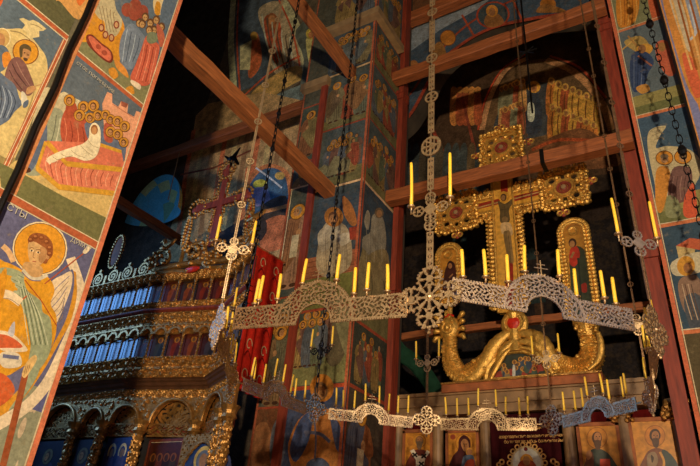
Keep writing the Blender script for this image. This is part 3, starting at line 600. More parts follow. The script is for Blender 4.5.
# side of the southern wall, seen at a glancing angle
f = Paint('Y', YR, clip=(.63, 2, 2.4, 22)); f.rect((.63, 2), (2.4, 17), (206, 140, 72)); f.rect((.65, 2), (.76, 17), (128, 128, 164)); f.rect((.77, 2), (.8, 17), (206, 120, 80))
f.px([(662, -4), (674, -6), (690, 40), (700, 90), (712, 120), (690, 92), (676, 50)], (212, 140, 66)); f.px([(668, -6), (678, -6), (688, 24), (690, 52), (680, 34)], (206, 186, 150)); f.px([(684, -8), (704, -8), (706, 20), (694, 30)], (150, 156, 168)); f.px([(682, 56), (692, 58), (702, 90), (694, 96)], (216, 104, 66)); f.pline([(690, 4), (696, 30), (690, 40)], .05, (196, 196, 196), True)
for q in range(6): f.pline([(672 + 6 * q, 0), (680 + 6 * q, 30), (692 + 5 * q, 70)], .03, (160, 92, 40) if q % 2 else (230, 176, 104), True)
for q, (x, z) in enumerate(((1.35, 2.2), (1.95, 2.2), (1.35, 4.7), (1.95, 4.7), (1.4, 7.2), (2.0, 7.2), (2.05, 9.8))): f.saint(x, z, 2.2, (206, 110, 62), (120, 128, 150), q + 60, fat=1.2)
for z in (4.6, 7.1): f.rect((.81, z - .05), (2.4, z + .03), (184, 84, 52))
f.build('fresco', FRESCO, wall_s)

# ------------------------------------------------------------------ arch over the great opening (spandrel wall with painted medallions)
YS = 9.75
inner = [(396, 128), (412, 112), (438, 66), (462, 44), (492, 28), (530, 19), (566, 14), (600, 12), (640, 10)]
ipts = [PY(p[0], p[1] , YS) for p in inner]
b = MB(); out = [(p[0], p[2]) for p in spline(ipts, 6)]
b.prism(out + [(out[-1][0] + .3, 21.9), (XL, 21.9)], YS, YS + .55)
wall_arch = tag(b.build('wall_arch', PLASTER, base=(-2.6, YS, 11)), kind='structure')
f = Paint('Y', YS); pts = out + [(out[-1][0] + .3, 21.9), (XL, 21.9)]; f.poly(pts, (64, 78, 92), False)
f.px([(396, 62), (440, 30), (480, 8), (500, -10), (396, -20)], (132, 140, 146), False); f.pline([(394, 108), (412, 92), (436, 56), (466, 26), (500, 6), (540, -10)], .07, RB, True); f.line(out, .1, (150, 62, 42))
f.px([(396, 62), (398, 40), (420, 22), (448, 4), (440, -20), (396, -20)], (110, 70, 44))
for q in range(8): f.pline([(400 + 6 * q, 40 - 5 * q), (412 + 6 * q, 20 - 5 * q)], .05, (70, 44, 30) if q % 2 else (150, 100, 60))
f.px([(397, 70), (414, 60), (418, 70), (400, 82)], (150, 96, 52))
f.pell((448, 38), 8, 8, (120, 70, 30)); f.pell((448, 38), 7.2, 7.2, (180, 112, 44)); f.px([(430, 54), (438, 42), (444, 46), (446, 58), (436, 62)], (140, 96, 50))
f.pell((493, 15), 17, 13.5, (150, 60, 38), -.15); f.pell((493, 15), 15, 12, (60, 72, 76), -.15); f.px([(484, 22), (488, 14), (498, 14), (504, 22), (496, 27), (488, 27)], (140, 92, 50)); f.pell((492, 11), 6, 6, (190, 126, 50)); f.pell((492, 12), 3.4, 4.2, (150, 100, 60))
f.pell((548, 4), 8, 6, (176, 108, 42)); f.px([(536, 12), (544, 4), (560, 8), (566, 12), (548, 13)], (150, 100, 50)); f.pline([(462, 15), (474, 36)], .05, (160, 70, 44)); f.pline([(512, -2), (522, 20)], .05, (160, 70, 44))
f.build('fresco', PIERFRESCO, wall_arch)

# ------------------------------------------------------------------ sanctuary behind the great cross
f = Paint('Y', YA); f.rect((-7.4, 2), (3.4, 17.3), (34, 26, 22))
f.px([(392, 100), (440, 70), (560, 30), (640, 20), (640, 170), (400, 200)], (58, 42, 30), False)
f.px([(484, 128), (492, 100), (506, 76), (526, 62), (552, 60), (580, 76), (606, 112), (612, 140), (560, 152), (500, 158)], (82, 62, 42))
f.pline([(482, 130), (490, 98), (506, 70), (528, 58)], .16, (150, 108, 74), True); f.pline([(478, 130), (486, 98), (502, 70), (526, 54)], .06, (150, 60, 38), True); f.pline([(546, 60), (574, 72), (600, 100), (612, 130)], .18, (140, 100, 66), True); f.pline([(550, 56), (580, 68), (606, 98)], .06, (140, 60, 40), True)
f.px([(496, 118), (520, 84), (540, 82), (560, 90), (556, 130), (500, 140)], (52, 54, 56))
f.px([(526, 98), (532, 92), (538, 94), (542, 112), (540, 132), (526, 132)], (44, 48, 56)); f.pell((534, 87), 6.4, 6, (180, 112, 44)); f.pell((534, 88), 3, 4, (130, 84, 52)); f.px([(528, 104), (534, 104), (534, 120), (528, 120)], (190, 170, 140))
rnd = random.Random(5)
for i in range(12):
    px, py = 502 + (i % 6) * 4 + rnd.uniform(-1, 1), 92 + (i // 6) * 22 + (i % 6) * -1.5
    f.px([(px - 3, py), (px + 3, py), (px + 4, py + 26), (px - 4, py + 26)], rnd.choice(((150, 110, 66), (130, 70, 48), (104, 100, 76)))); f.pell((px, py - 3), 3, 3.4, (170, 116, 62)); f.pell((px, py - 2.6), 1.7, 2.2, (120, 80, 50))
for i in range(14):
    px, py = 552 + (i % 7) * 7 + rnd.uniform(-1, 1), 84 + (i // 7) * 26 + (i % 7) * 3
    f.px([(px - 4, py), (px + 4, py), (px + 5, py + 30), (px - 5, py + 30)], rnd.choice(((176, 116, 52), (150, 92, 44), (130, 66, 40)))); f.pell((px, py - 3), 3.4, 3.8, (176, 120, 60)); f.pell((px, py - 2.6), 1.8, 2.4, (120, 80, 50)); f.pline([(px, py + 2), (px - 1, py + 14), (px + 1, py + 28)], .03, (90, 54, 30), True)
for i in range(5): f.px([(451 + 6 * i, 90 + i), (456 + 6 * i, 90), (458 + 6 * i, 122), (450 + 6 * i, 122)], rnd.choice(((130, 66, 40), (150, 96, 50), (110, 84, 54)))); f.pell((454 + 6 * i, 90), 3.2, 3.4, (150, 100, 50))
f.pline([(428, 120), (446, 160), (452, 196)], .1, (110, 46, 32), True); f.pline([(462, 96), (470, 130), (480, 170)], .08, (104, 50, 36), True)
for i in range(10): f.px([(404 + 8 * i, 150), (411 + 8 * i, 146), (412 + 8 * i, 190), (403 + 8 * i, 192)], rnd.choice(((64, 56, 44), (72, 44, 34), (52, 56, 54), (80, 64, 44))))
f.px([(530, 150), (580, 128), (612, 150), (618, 166), (540, 170)], (96, 62, 40)); f.pline([(532, 150), (560, 140), (606, 142)], .1, (130, 60, 34), True)
f.rect((-7.4, 2), (3.4, 9.0), (24, 20, 20))  # near-black paint stands for the unlit wall behind the cross
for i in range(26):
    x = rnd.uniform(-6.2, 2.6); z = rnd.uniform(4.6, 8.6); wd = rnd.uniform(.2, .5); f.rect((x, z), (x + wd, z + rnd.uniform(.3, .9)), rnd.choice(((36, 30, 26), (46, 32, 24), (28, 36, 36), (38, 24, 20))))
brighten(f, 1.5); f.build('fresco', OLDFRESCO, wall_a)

# ------------------------------------------------------------------ north bay wall behind the carved screen
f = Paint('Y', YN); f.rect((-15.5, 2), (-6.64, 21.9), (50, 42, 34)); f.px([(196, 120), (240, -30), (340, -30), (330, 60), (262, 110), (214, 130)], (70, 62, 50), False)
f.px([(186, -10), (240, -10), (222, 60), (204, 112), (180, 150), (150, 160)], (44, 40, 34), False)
f.px([(240, -10), (232, 30), (238, 92), (262, 84), (285, 30), (284, -10)], (58, 66, 72), False)
f.pline([(234, -8), (231, 40), (234, 90)], .26, (150, 138, 104), True); f.pline([(239, -8), (237, 40), (240, 90)], .07, (156, 62, 40), True)
f.px([(258, 12), (270, 2), (282, 4), (296, 30), (302, 66), (292, 78), (274, 72), (266, 40)], (126, 112, 88)); f.px([(264, 20), (272, 14), (280, 22), (282, 50), (276, 64), (268, 44)], (136, 64, 42)); f.pell((272, 22), 6, 9, (110, 66, 40)); f.pell((272, 20), 3.4, 5, (140, 94, 60))
for q in range(7): f.pline([(262 + 5 * q, 14 + 4 * q), (266 + 4 * q, 40), (276 + 3 * q, 70)], .05, (76, 62, 50) if q % 2 else (160, 146, 118), True)
f.px([(252, 38), (258, 34), (262, 60), (254, 76), (248, 74)], (150, 72, 44)); f.pell((254, 36), 3.6, 4.4, (156, 104, 50)); f.px([(240, 46), (252, 40), (250, 70), (240, 70)], (142, 128, 96), False)
f.pline([(244, 96), (266, 76), (288, 62), (310, 52)], .09, (156, 62, 40), True); f.px([(250, 96), (270, 78), (296, 66), (306, 76), (280, 92), (258, 110)], (130, 104, 60)); f.px([(244, 112), (270, 98), (310, 84), (322, 110), (250, 150)], (76, 84, 80))
f.pline([(283, 0), (298, 30), (306, 66), (308, 90)], .26, (140, 130, 100), True); f.pline([(279, 0), (292, 30), (300, 66)], .06, (156, 62, 40), True)
f.px([(304, 36), (310, 30), (318, 34), (326, 66), (318, 80), (310, 74)], (166, 124, 78)); f.pell((311, 34), 5, 5.6, (180, 116, 50)); f.pell((311, 35), 2.6, 3.4, (140, 90, 56)); f.px([(296, 30), (330, 10), (334, 60), (326, 80), (330, 96), (300, 100), (304, 60)], (66, 70, 64)); f.px([(306, 40), (316, 36), (326, 62), (322, 78), (312, 74)], (168, 126, 80)); f.pell((311, 34), 5, 5.6, (180, 116, 50)); f.pell((311, 35), 2.6, 3.4, (140, 90, 56))
f.px([(196, 116), (208, 104), (262, 92), (300, 100), (300, 260), (160, 262), (186, 180)], (122, 98, 66), False)
for q in range(9):
    a = 194 + 11 * q; f.pline([(a, 130), (a - 9, 180), (a - 16, 240)], .18, ((150, 76, 48), (140, 116, 76), (104, 78, 52))[q % 3])
f.pline([(180, 175), (214, 168), (252, 150)], .07, (84, 44, 32)); f.px([(246, 168), (250, 166), (246, 240), (238, 244)], (150, 74, 46), False)
# painted niche with a blue ground
f.px([(246, 226), (242, 196), (250, 176), (264, 165), (280, 166), (291, 178), (291, 214), (276, 228)], (160, 84, 52)); f.px([(249, 224), (246, 198), (253, 180), (265, 169), (279, 170), (287, 182), (287, 210), (272, 226)], (46, 66, 82)); f.pell((260, 184), 7, 4.4, (190, 128, 52), -.2); f.px([(252, 190), (266, 188), (270, 202), (254, 206)], (90, 84, 100)); f.pline([(256, 168), (270, 178), (282, 188)], .05, (214, 204, 190)); f.pell((280, 176), 5, 4, (150, 110, 60)); f.px([(262, 206), (286, 196), (284, 222), (262, 226)], (50, 44, 40))
f.px([(262, 224), (286, 216), (284, 246), (262, 250)], (130, 76, 50)); f.pline([(264, 212), (288, 206)], .12, (160, 88, 52))
f.px([(210, 240), (258, 214), (262, 240), (200, 262)], (44, 38, 36))
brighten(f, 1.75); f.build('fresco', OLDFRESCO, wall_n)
# half-dome of a side chapel, blue ground with gold stars and figures
c0 = PY(160, 214, 9.3); b = MB(); rx, rz, ry = 1.05, 1.35, .5
V, Fc, nn, mm = [], [], 20, 9
for i in range(mm + 1):
    ph = (PI / 2) * i / mm
    for k in range(nn + 1):
        th = PI * k / nn; V.append((c0[0] + rx * math.cos(ph) * math.cos(th) + .0, 9.0 + ry * math.sin(ph), c0[2] - .2 + rz * math.cos(ph) * math.sin(th)))
for i in range(mm):
    for k in range(nn):
        a = i * (nn + 1) + k; hv = (i * 7 + k * 3)
        col = (96, 168, 176) if (k // 3 + i // 2) % 4 or i > 5 else (190, 190, 120)
        if i >= 6 and 4 < k < 12: col = (120, 160, 120)
        Fc.append((a, a + nn + 1, a + nn + 2, a + 1)); b.c.append(col)
cs = b.c; b.c = []; b.add(V, Fc); b.c = cs
tag(b.build('wall_chapel_dome', FRESCO, base=(c0[0], 9.0, c0[2])), kind='structure')

# ================================================================== TIMBER
def beam(a, b, h, d, label, m, bands=0):
    """squared timber between two points, h tall and d thick, slightly waney"""
    a, b = np.array(a, float), np.array(b, float); t = (b - a) / np.linalg.norm(b - a); n = np.cross(t, [0, 0, 1]); n /= np.linalg.norm(n)
    mb = MB(); V = []; K = 15; rnd = random.Random(int(abs(a[0] * 77 + a[2] * 31)))
    prof = [(-.5, -.42), (-.42, -.5), (.42, -.5), (.5, -.42), (.5, .42), (.42, .5), (-.42, .5), (-.5, .42)]
    for i in range(K + 1):
        p = a + (b - a) * i / K; wv = rnd.uniform(.96, 1.04); wz = rnd.uniform(-.012, .012)
        for u, v in prof: V.append(p + n * u * d * wv + np.array([0, 0, v * h * wv + wz]))
    Fc = [(i * 8 + k, i * 8 + (k + 1) % 8, (i + 1) * 8 + (k + 1) % 8, (i + 1) * 8 + k) for i in range(K) for k in range(8)]
    mb.add(V, Fc + [tuple(range(8))[::-1], tuple(K * 8 + k for k in range(8))])
    c = (a + b) / 2
    o = empty('tie_beam', c, label, 'tie beam', 'timber tie beams'); mb.build('timber', m, o, base=c)
    for k in range(bands):
        q = a + (b - a) * (.3 + .38 * k); r = MB(); r.box(q - np.array([.035, d * .56, h * .58]), q + np.array([.035, d * .56, h * .58])); r.build('iron_strap', IRON, o)
    return o
ba = PX(170, 37, -5.6); bb = PY(330, 192, YF); zb_ = (ba[2] + bb[2]) / 2
beam((-5.6, 2.9, zb_), (-5.6, YF + .2, zb_), .25, .25, 'orange lit tie beam running from the near painted pier to the middle pier', WOODY)
q = PY(352, 72, YF)
beam((q[0], 3.2, q[2] - .05), (q[0], YF + .2, q[2] - .05), .22, .22, 'tie beam high above, cut by the top edge, ending in the middle pier', WOODY)
yb = 8.88
z1 = PY(505, 41, yb)[2]; z2 = PY(505, 170, yb)[2]
beam((XL + .01, yb, z1), (-.24, yb, z1), .27, .26, 'dark tie beam crossing the opening under the painted medallions', WOODX)
beam((XL + .01, yb, z2), (-.24, yb, z2), .27, .26, 'tie beam crossing in front of the top of the great gilded cross', WOODX, 2)
z3 = PY(430, 8, 9.4)[2]; beam((XL + .02, 9.52, z3), (-.22, 9.52, z3), .3, .3, 'topmost dark tie beam above the painted arch', WOODX)
q0, q1 = PY(133, 169, 8.9), PY(246, 125, 8.9); zz = (q0[2] + q1[2]) / 2
beam((-15.4, 8.9, zz), (-6.5, 8.9, zz), .26, .26, 'dim tie beam behind the lit slanting beam, over the carved screen', WOODX)
q0, q1 = PX(118, 203, -10.6), PX(170, 232, -10.6); zz = (q0[2] + q1[2]) / 2
beam((-10.6, 5.0, zz), (-10.6, YN + .1, zz), .2, .2, 'black tie beam receding in the dark bay below the blue dome', WOODY)
zz = PY(450, 331, 10.3)[2]; beam((XL - .6, 10.3, zz), (.2, 10.3, zz), .14, .14, 'thin dark rail behind the gilded dragons', WOODX)

def post(x0, x1, y0, y1, label, top=16.6):
    o = empty('wooden_post', ((x0 + x1) / 2, (y0 + y1) / 2, 0), label, 'post', 'red wooden posts')
    b = MB(); b.box((x0, y0, 0), (x1, y1, top)); b.build('shaft', REDWOOD, o)
    for z in (6.1, 11.1): b = MB(); b.box((x0 - .02, y0 - .04, z), (x1 + .02, y1 + .01, z + .22)); b.box((x0 - .035, y0 - .07, z + .14), (x1 + .035, y1 + .01, z + .22)); b.build('moulding', REDWOOD, o)
post(XL + .04, XL + .16, YB - .14, YB + .1, 'slim red post at the inner corner of the middle pier')
post(-.44, -.24, YB - .14, YB + .16, 'broad red post beside the right fresco pier')

# ================================================================== CHANDELIER
VTX = {k: PZ for k, PZ in dict(N=(-1.58, 3.59), A=(-3.51, 3.50), B=(-4.39, 4.74), C=(-4.28, 6.21), D=(-3.14, 7.08), E=(-1.65, 7.37), F=(-.49, 6.53), G=(-.24, 4.73)).items()}
ZR = 3.35; CC = np.array([-2.41, 5.46])
CH = empty('chandelier', (CC[0], CC[1], ZR), 'great pierced brass ring chandelier of eight arched panels hung on chains', 'chandelier')
def fr_(x): return x - np.floor(x)
def panel_mask(L, n):
    h, Ri, Ro = .112 * L, .098 * L, .222 * L
    def fn(x, z):
        r = np.hypot(x, z); arch = (r < Ro) & (z >= 0); st = (z >= 0) & (z < h)
        body = (arch | st) & (r > Ri)
        d = np.where(r < Ro, np.minimum(np.minimum(Ro - r, r - Ri), np.where(r < Ro, 9, 9)), np.minimum(h - z, z))
        d = np.minimum(d, np.where(st & (r >= Ro), np.minimum(L / 2 - np.abs(x), r - Ro + .006), 9)); d = np.minimum(d, np.where(r < Ro, z + .002, 9))
        th = np.arctan2(z, x); Rm = (Ri + Ro) / 2; ww = np.where(r < Ro, (Ro - Ri), h)
        a = np.where(r < Ro, th * Rm, np.abs(x) - Ro) / ww * 1.15; bb_ = np.where(r < Ro, (r - Rm), z - h / 2) / ww
        k = 2 * PI / .46; A = a * k; B = bb_ * k
        w_ = np.sin(A + 1.3 * np.sin(B * .8)) * np.sin(B * 1.15 + 1.1 * np.sin(A * .55)); v_ = np.sin(A * .5 + 2.2 * np.sin(B)) 
        solid = ~((w_ > .34) | ((w_ < -.5)) | ((np.abs(w_) < .12) & (v_ > .72)))
        bead_t = (((z > h) & (z < h + .009) & (r >= Ro) & (np.abs(x) < L / 2) & (fr_(x / .022) < .62)) | ((r >= Ro) & (r < Ro + .009) & (z > h * .9) & (fr_(th * Ro / .022) < .62)))
        bead_b = (z < 0) & (z > -.011) & (np.abs(x) < L / 2) & (np.abs(x) > Ri) & (fr_(x / .02) < .62)
        return (body & ((d < .013) | solid)) | bead_t | bead_b
    return fn, h, Ri, Ro
def medallion_mask(R):
    def fn(x, z):
        th = np.arctan2(z, x); r = np.hypot(x, z)
        q = np.abs(fr_(th / (PI / 2) + .5) - .5) * (PI / 2); t = fr_(th / (PI / 2) + .5) * (PI / 2) - PI / 4
        cx, cy = r * np.cos(t), r * np.sin(t)
        lob = np.hypot(cx - .6 * R, cy); la = np.arctan2(cy, cx - .6 * R)
        Rl = R * (.4 + .035 * np.cos(la * 14)); core = r < .44 * R; body = (lob < Rl) | core
        hole = (lob > .11 * R) & (lob < .33 * R) & (np.abs(np.cos(la * 3)) > .45) & (r > .42 * R)
        hole |= (r > .15 * R) & (r < .38 * R) & (np.abs(np.sin(th * 4)) > .6) 
        hole |= (r > .4 * R) & (np.hypot(cx - .36 * R, np.abs(cy) - .2 * R) < .055 * R)
        return body & ~hole
    return fn
def strip_part(mb, o, xax, z0, z1, wd, res):
    def fn(x, z):
        p = fr_((z - z0) / (wd * 1.15)) - .5; s_ = np.abs(np.abs(x) / wd * 1.15 + np.abs(p))
        return (np.abs(x) < wd / 2) & ((np.abs(x) > wd * .36) | ((s_ > .42)) | (s_ < .16))
    P_, Q_ = cells(fn, -wd / 2, wd / 2, z0, z1, res, .008); mb.add(at(P_, (o[0], o[1], 0), xax), Q_)
def disc_part(mb, o, xax, z, R, res, spokes=5):
    def fn(x, zz):
        r = np.hypot(x, zz); th = np.arctan2(zz, x)
        return (r < R) & ((r > R * .76) | (r < R * .3) | (np.abs(np.cos(th * spokes / 2)) < .3))
    P_, Q_ = cells(fn, -R, R, -R, R, res, .009); mb.add(at(P_, (o[0], o[1], z), xax), Q_)
NAMES = dict(N='nearest', A='left', B='far left', C='back left', D='back middle-left', E='back middle-right', F='far right', G='right')
WHERE = dict(NA='near left chandelier panel', GN='near right chandelier panel', AB='left edge-on chandelier panel', BC='dark chandelier panel before the banner', CD='chandelier panel before the middle pier',
             DE='chandelier panel before the Virgin icon', EF='chandelier panel below the right dragon', FG='right edge-on chandelier panel')
ORD = ['first', 'second', 'third', 'fourth', 'fifth', 'sixth', 'seventh', 'eighth']
CANDLES = []
WAXM = {}
def candle(base, h, r, label, group, lean):
    key = (round(h, 3), round(r, 4), lean)
    if key not in WAXM:
        rn = random.Random(int(h * 1e4) + lean * 7); dx, dy = rn.uniform(-.05, .05), rn.uniform(-.05, .05)
        m_ = MB(); m_.tube([(dx * h * t * t, dy * h * t * t, h * t) for t in (0, .3, .6, .9, .985, 1)], [r * 1.05, r, r * .97, r * .95, r * .85, r * .4], 10)
        k_ = MB(); k_.tube([(dx * h, dy * h, h * .99), (dx * h + .001, dy * h, h + .012)], .0018, 5)
        WAXM[key] = (m_.mesh('candle', True), k_.mesh('wick'))
        WAXM[key][0].materials.append(WAX); WAXM[key][1].materials.append(WICK)
    o = bpy.data.objects.new('candle', WAXM[key][0]); COL.objects.link(o); o.location = base; tag(o, label, 'candle', group)
    k = bpy.data.objects.new('wick', WAXM[key][1]); COL.objects.link(k); k.parent = o
    o.rotation_euler = (0, 0, random.uniform(0, 6.28)); return o
def cup(c, parent, r=.03, stem=.05):
    m_ = MB(); m_.lathe([(.006, 0), (.006, stem * .35), (.012, stem * .45), (.006, stem * .55), (.008, stem * .75), (r * .6, stem * .8), (r, stem), (r * .95, stem + .006), (r * .55, stem + .002)], (0, 0, 0), 10)
    o = bpy.data.objects.new('candle_cup', m_.mesh('candle_cup', True)); COL.objects.link(o); o.data.materials.append(BRASS); o.location = c; return place(o, parent)

for pair in ('AN', 'NG', 'AB', 'BC', 'CD', 'DE', 'EF', 'FG'):
    a, b = np.array(VTX[pair[0]]), np.array(VTX[pair[1]])
    if (pair in ('AB', 'FG')): pass
    mid = (a + b) / 2; out_ = mid - CC; t = b - a
    Lf = np.linalg.norm(t); t = t / Lf; near = pair in ('AN', 'NG'); L = Lf - (.36 if not near else .34)
    off = np.array([out_[0], out_[1]]); off /= np.linalg.norm(off)
    fn, h, Ri, Ro = panel_mask(L, 8)
    res = .0058 if near else .0075
    P_, Q_ = cells(fn, -L / 2, L / 2, -.012, Ro + .012, res, .012)
    tl = {'AN': (.035, -.04), 'NG': (.09, .05)}.get(pair, (0, 0)); tilt = lambda x: tl[0] + (tl[1] - tl[0]) * (x / L + .5)
    P_ = P_.copy(); P_[:, 2] += tilt(P_[:, 0])
    base = np.array([mid[0], mid[1], ZR + (.005 if near else -.05) - h * .5]); mb = MB(); mb.add(at(P_, (0, 0, 0), t), Q_)
    for x in (-L / 2, L / 2): mb.tube([(t[0] * x, t[1] * x, h * .5 + tilt(x)), (t[0] * (x + math.copysign(.06, x)), t[1] * (x + math.copysign(.06, x)), h * .5 + tilt(x))], .009, 6)
    po = bpy.data.objects.new('panel', mb.mesh('panel')); COL.objects.link(po); po.data.materials.append(BRASS); po.location = base; place(po, CH)
    # double-barred cross on the crown of the arch
    fb = MB(); tv = np.array([t[0], t[1], 0]); fo = base + np.array([0, 0, Ro + tilt(0)])
    fb.tube([fo, fo + np.array([0, 0, .13])], .005, 6)
    for zz, wd in ((.062, .055), (.095, .034)): fb.tube([fo - tv * wd + [0, 0, zz], fo + tv * wd + [0, 0, zz]], .0045, 6)
    for u in (-.025, 0, .025): fb.blob(fo + tv * u + [0, 0, .008], .012)
    fb.build('cross_finial', BRASS, po)
    key = {'AN': 'NA', 'NG': 'GN'}.get(pair, pair)
    xs = [-.43, -.33, -.2, -.085, .095, .2, .33, .43]; 
    if pair == 'AN': xs = [-.395, -.335, -.225, -.10, .12, .21, .30, .385]
    cr = .0145 if near else .0125
    for i, u in enumerate(xs):
        x = u * L; zt = math.sqrt(max(Ro * Ro - x * x, 0)) if abs(x) < Ro else 0; zt = max(h, zt); s_ = (.035 if i in (1, 6) else (-.03 if i in (0, 7) else .018 * (-1) ** i))
        c = base + np.array([t[0] * x + off[0] * s_, t[1] * x + off[1] * s_, zt - .004 + tilt(x)])
        ar = MB(); 
        cup(c, po, .03 if near else .026, .045)
        rk = ORD[i] if pair[0] not in 'CDEAN' else ORD[i]
        lab = 'yellow candle on the %s, %s from its left end' % (WHERE[key], ORD[i] if pair in ('AN', 'NG', 'BC', 'CD', 'DE', 'EF', 'FG') else ORD[i])
        if pair == 'AB': lab = 'yellow candle on the %s, %s from its near end' % (WHERE[key], ORD[i])
        if pair == 'FG': lab = 'yellow candle on the %s, %s from its far end' % (WHERE[key], ORD[i])
        candle(c + np.array([0, 0, .045]), .235 if near else .225, cr, lab, 'candles on the chandelier panels', (i * 3 + len(pair)) % 4)
def chain_mesh(mb, o, z0, z1, r=.018, lk=.085):
    n = int((z1 - z0) / lk); 
    for i in range(n): mb.torus((o[0], o[1], z0 + (i + .5) * lk), r, .0065, 1 if i % 2 else 0, 8, 5, 1.0, lk * .72 / r / 1.0 * .9)
    return mb
for k, xy in VTX.items():
    o = np.array([xy[0], xy[1], ZR]); rad = np.array(xy) - CC; rad /= np.linalg.norm(rad); t = np.array([-rad[1], rad[0]])
    Rm = .24 if k == 'N' else (.19 if k in 'AG' else .175)
    if k == 'N': t = np.array([1, .0]); o[2] = zat(xy, 297)
    P_, Q_ = cells(medallion_mask(Rm), -Rm * 1.06, Rm * 1.06, -Rm * 1.06, Rm * 1.06, .0055 if k == 'N' else .0075, .014)
    mb = MB(); mb.add(at(P_, (0, 0, 0), t), Q_); tv = np.array([t[0], t[1], 0])
    for a_ in np.arange(0, 2 * PI, PI / 14):
        tt = fr_(a_ / (PI / 2) + .5) * (PI / 2) - PI / 4
        rr = Rm * (.6 * math.cos(tt) + math.sqrt(max(.0, .42 ** 2 - (.6 * math.sin(tt)) ** 2))) if abs(math.sin(tt)) < .66 else Rm * .45
        mb.blob(tv * rr * math.cos(a_) + [0, 0, rr * math.sin(a_)], .011, 5, 3)
    mb.blob((0, 0, 0), .02, 8, 5); mb.blob((0, 0, -Rm * 1.12), .016, 6, 4)
    mo = bpy.data.objects.new('medallion', mb.mesh('medallion')); COL.objects.link(mo); mo.data.materials.append(BRASS); mo.location = o; place(mo, CH)
    # chain and candle bracket above the medallion
    top = 15.0 if k in 'BC' else 13.2
    zbk = zat(VTX['N'], 209)
    fx = np.array([1, 0.0]) if k not in 'AG' else np.array([.8, .6])
    if k in 'BC':
        mb = MB(); chain_mesh(mb, o, o[2] + Rm, top, .022, .12)
        for z in np.arange(5.2, 13, .62): mb.blob((o[0], o[1], z), (.034, .034, .05), 8, 4)
        mb.build('chain', IRON, CH)
    else:
        mb = MB(); res = .005 if k == 'N' else .006; wd = {'N': .055, 'A': .024, 'D': .03, 'G': .03}.get(k, .02)
        if k == 'N':
            segs = [(zat(xy, a1), zat(xy, a2)) for a1, a2 in ((268, 232), (190, 158), (133, 103), (90, 65), (51, 20), (6, -30), (-40, -80))]
            discs = [(zat(xy, p), r_) for p, r_ in ((225, .05), (197, .045), (97, .062), (58, .055), (12, .05), (-35, .05))]
        else:
            zs = np.arange(o[2] + Rm, 12.5, .52); segs = [(z + .06, z + .46) for z in zs]; discs = [(z, .04 if k in 'AD' else .03) for z in zs[1:]]
        for z0, z1_ in segs: strip_part(mb, o, fx, z0, z1_, wd, res)
        for z, r_ in discs: disc_part(mb, o, fx, z, r_, res)
        if k == 'N':
            zc_ = zat(xy, 146); R_ = .10
            def lf(x, z):
                r = np.hypot(x * 1.12, z); return (r < R_) & ((r > R_ * .82) | (np.abs(z) < .007) | ((fr_(x / .034 + .35) < .34) & (np.abs(z) > .012)) | (np.abs(fr_((z + x * np.sign(z) * .6) / .06) - .5) < .13))
            P_, Q_ = cells(lf, -R_, R_, -R_, R_, .004, .01); mb.add(at(P_, (o[0], o[1], zc_), fx), Q_)
        mb.tube([(o[0], o[1], o[2] + Rm * .9), (o[0], o[1], 13.2)], .006, 6)
        mb.build('chain', BRASS if k in 'NA' else DARKBRASS, CH)
    fx3 = np.array([fx[0], fx[1], 0]); bz = np.array([o[0], o[1], zbk]); mb = MB()
    for u, w_, r_ in ((-.1, .0, .048), (.1, 0, .048), (0, .075, .04), (0, -.075, .048)): disc_part(mb, bz + fx3 * u, fx, zbk + w_, r_, .006)
    mb.add(at(np.array([(-.06, -.006, 0), (0, -.006, -.06), (.06, -.006, 0), (0, -.006, .06), (-.06, .006, 0), (0, .006, -.06), (.06, .006, 0), (0, .006, .06)]), bz, fx), [(0, 1, 2, 3), (7, 6, 5, 4), (0, 4, 5, 1), (1, 5, 6, 2), (2, 6, 7, 3), (3, 7, 4, 0)])
    for e in (-1, 1): mb.tube([bz + fx3 * e * .14, bz + fx3 * e * .165 + [0, 0, -.006], bz + fx3 * e * .165 + [0, 0, .03]], .007, 6)
    bo = mb.build('candle_bracket', IRON if k in 'BC' else BRASS, CH, base=bz)
    for e, wd_ in ((-1, 'left'), (1, 'right')):
        c = bz + fx3 * e * .165 + [0, 0, .012]; cup(c, bo, .034, .05)
        candle(c + [0, 0, .05], {'N': .45, 'G': .36}.get(k, .26), .0135, 'tall yellow candle on the %s arm of the bracket above the %s medallion' % (wd_, NAMES[k]), 'candles on the chain brackets', 5)

# ================================================================== DARK GAP STRIP, HANGING RODS AND CHAINS NEAR THE CAMERA
c = PX(66, 58, -4.795); o = empty('dark_gap_strip', (c[0], c[1], 2.4), 'thick black strip standing in for the dark gap in the left painted pier', 'rod')  # black strip added to stand for the shaded gap between the pier faces
b = MB(); b.tube([(c[0] + .008 * math.sin(z * 5), c[1] + .006 * math.cos(z * 7), z) for z in np.arange(2.4, 14, .25)], .027, 10); b.build('rod', IRON, o); b = MB(); b.blob((c[0], c[1], 2.38), .04, 10, 6); b.build('strip_end', IRON, o)
c = PY(668, 95, 7.6); o = empty('lamp_chain', (c[0], c[1], 5.2), 'black twisted iron chain hanging before the right fresco pier', 'chain')
b = MB(); chain_mesh(b, (c[0], c[1]), 5.6, 14, .038, .13); b.build('links', IRON, o)
for z in (5.55, 6.9, 8.2, 9.4, 10.6): b = MB(); b.blob((c[0], c[1], z), (.06, .06, .09), 8, 5); b.build('knot', IRON, o)
c = PY(500, 40, 8.4); o = empty('lamp_rod', (c[0] + .3, c[1], 8.0), 'thin dark hanging rod with a star finial in front of the painted arch', 'rod')
p = PY(523, 20, 8.4); b = MB(); b.tube([(p[0], 8.4, 9.0), (p[0], 8.4, 14)], .018, 6); o.location = (p[0], 8.4, 9.0); b.build('rod', IRON, o)
b = MB(); zt = zat((p[0], 8.4), 52)
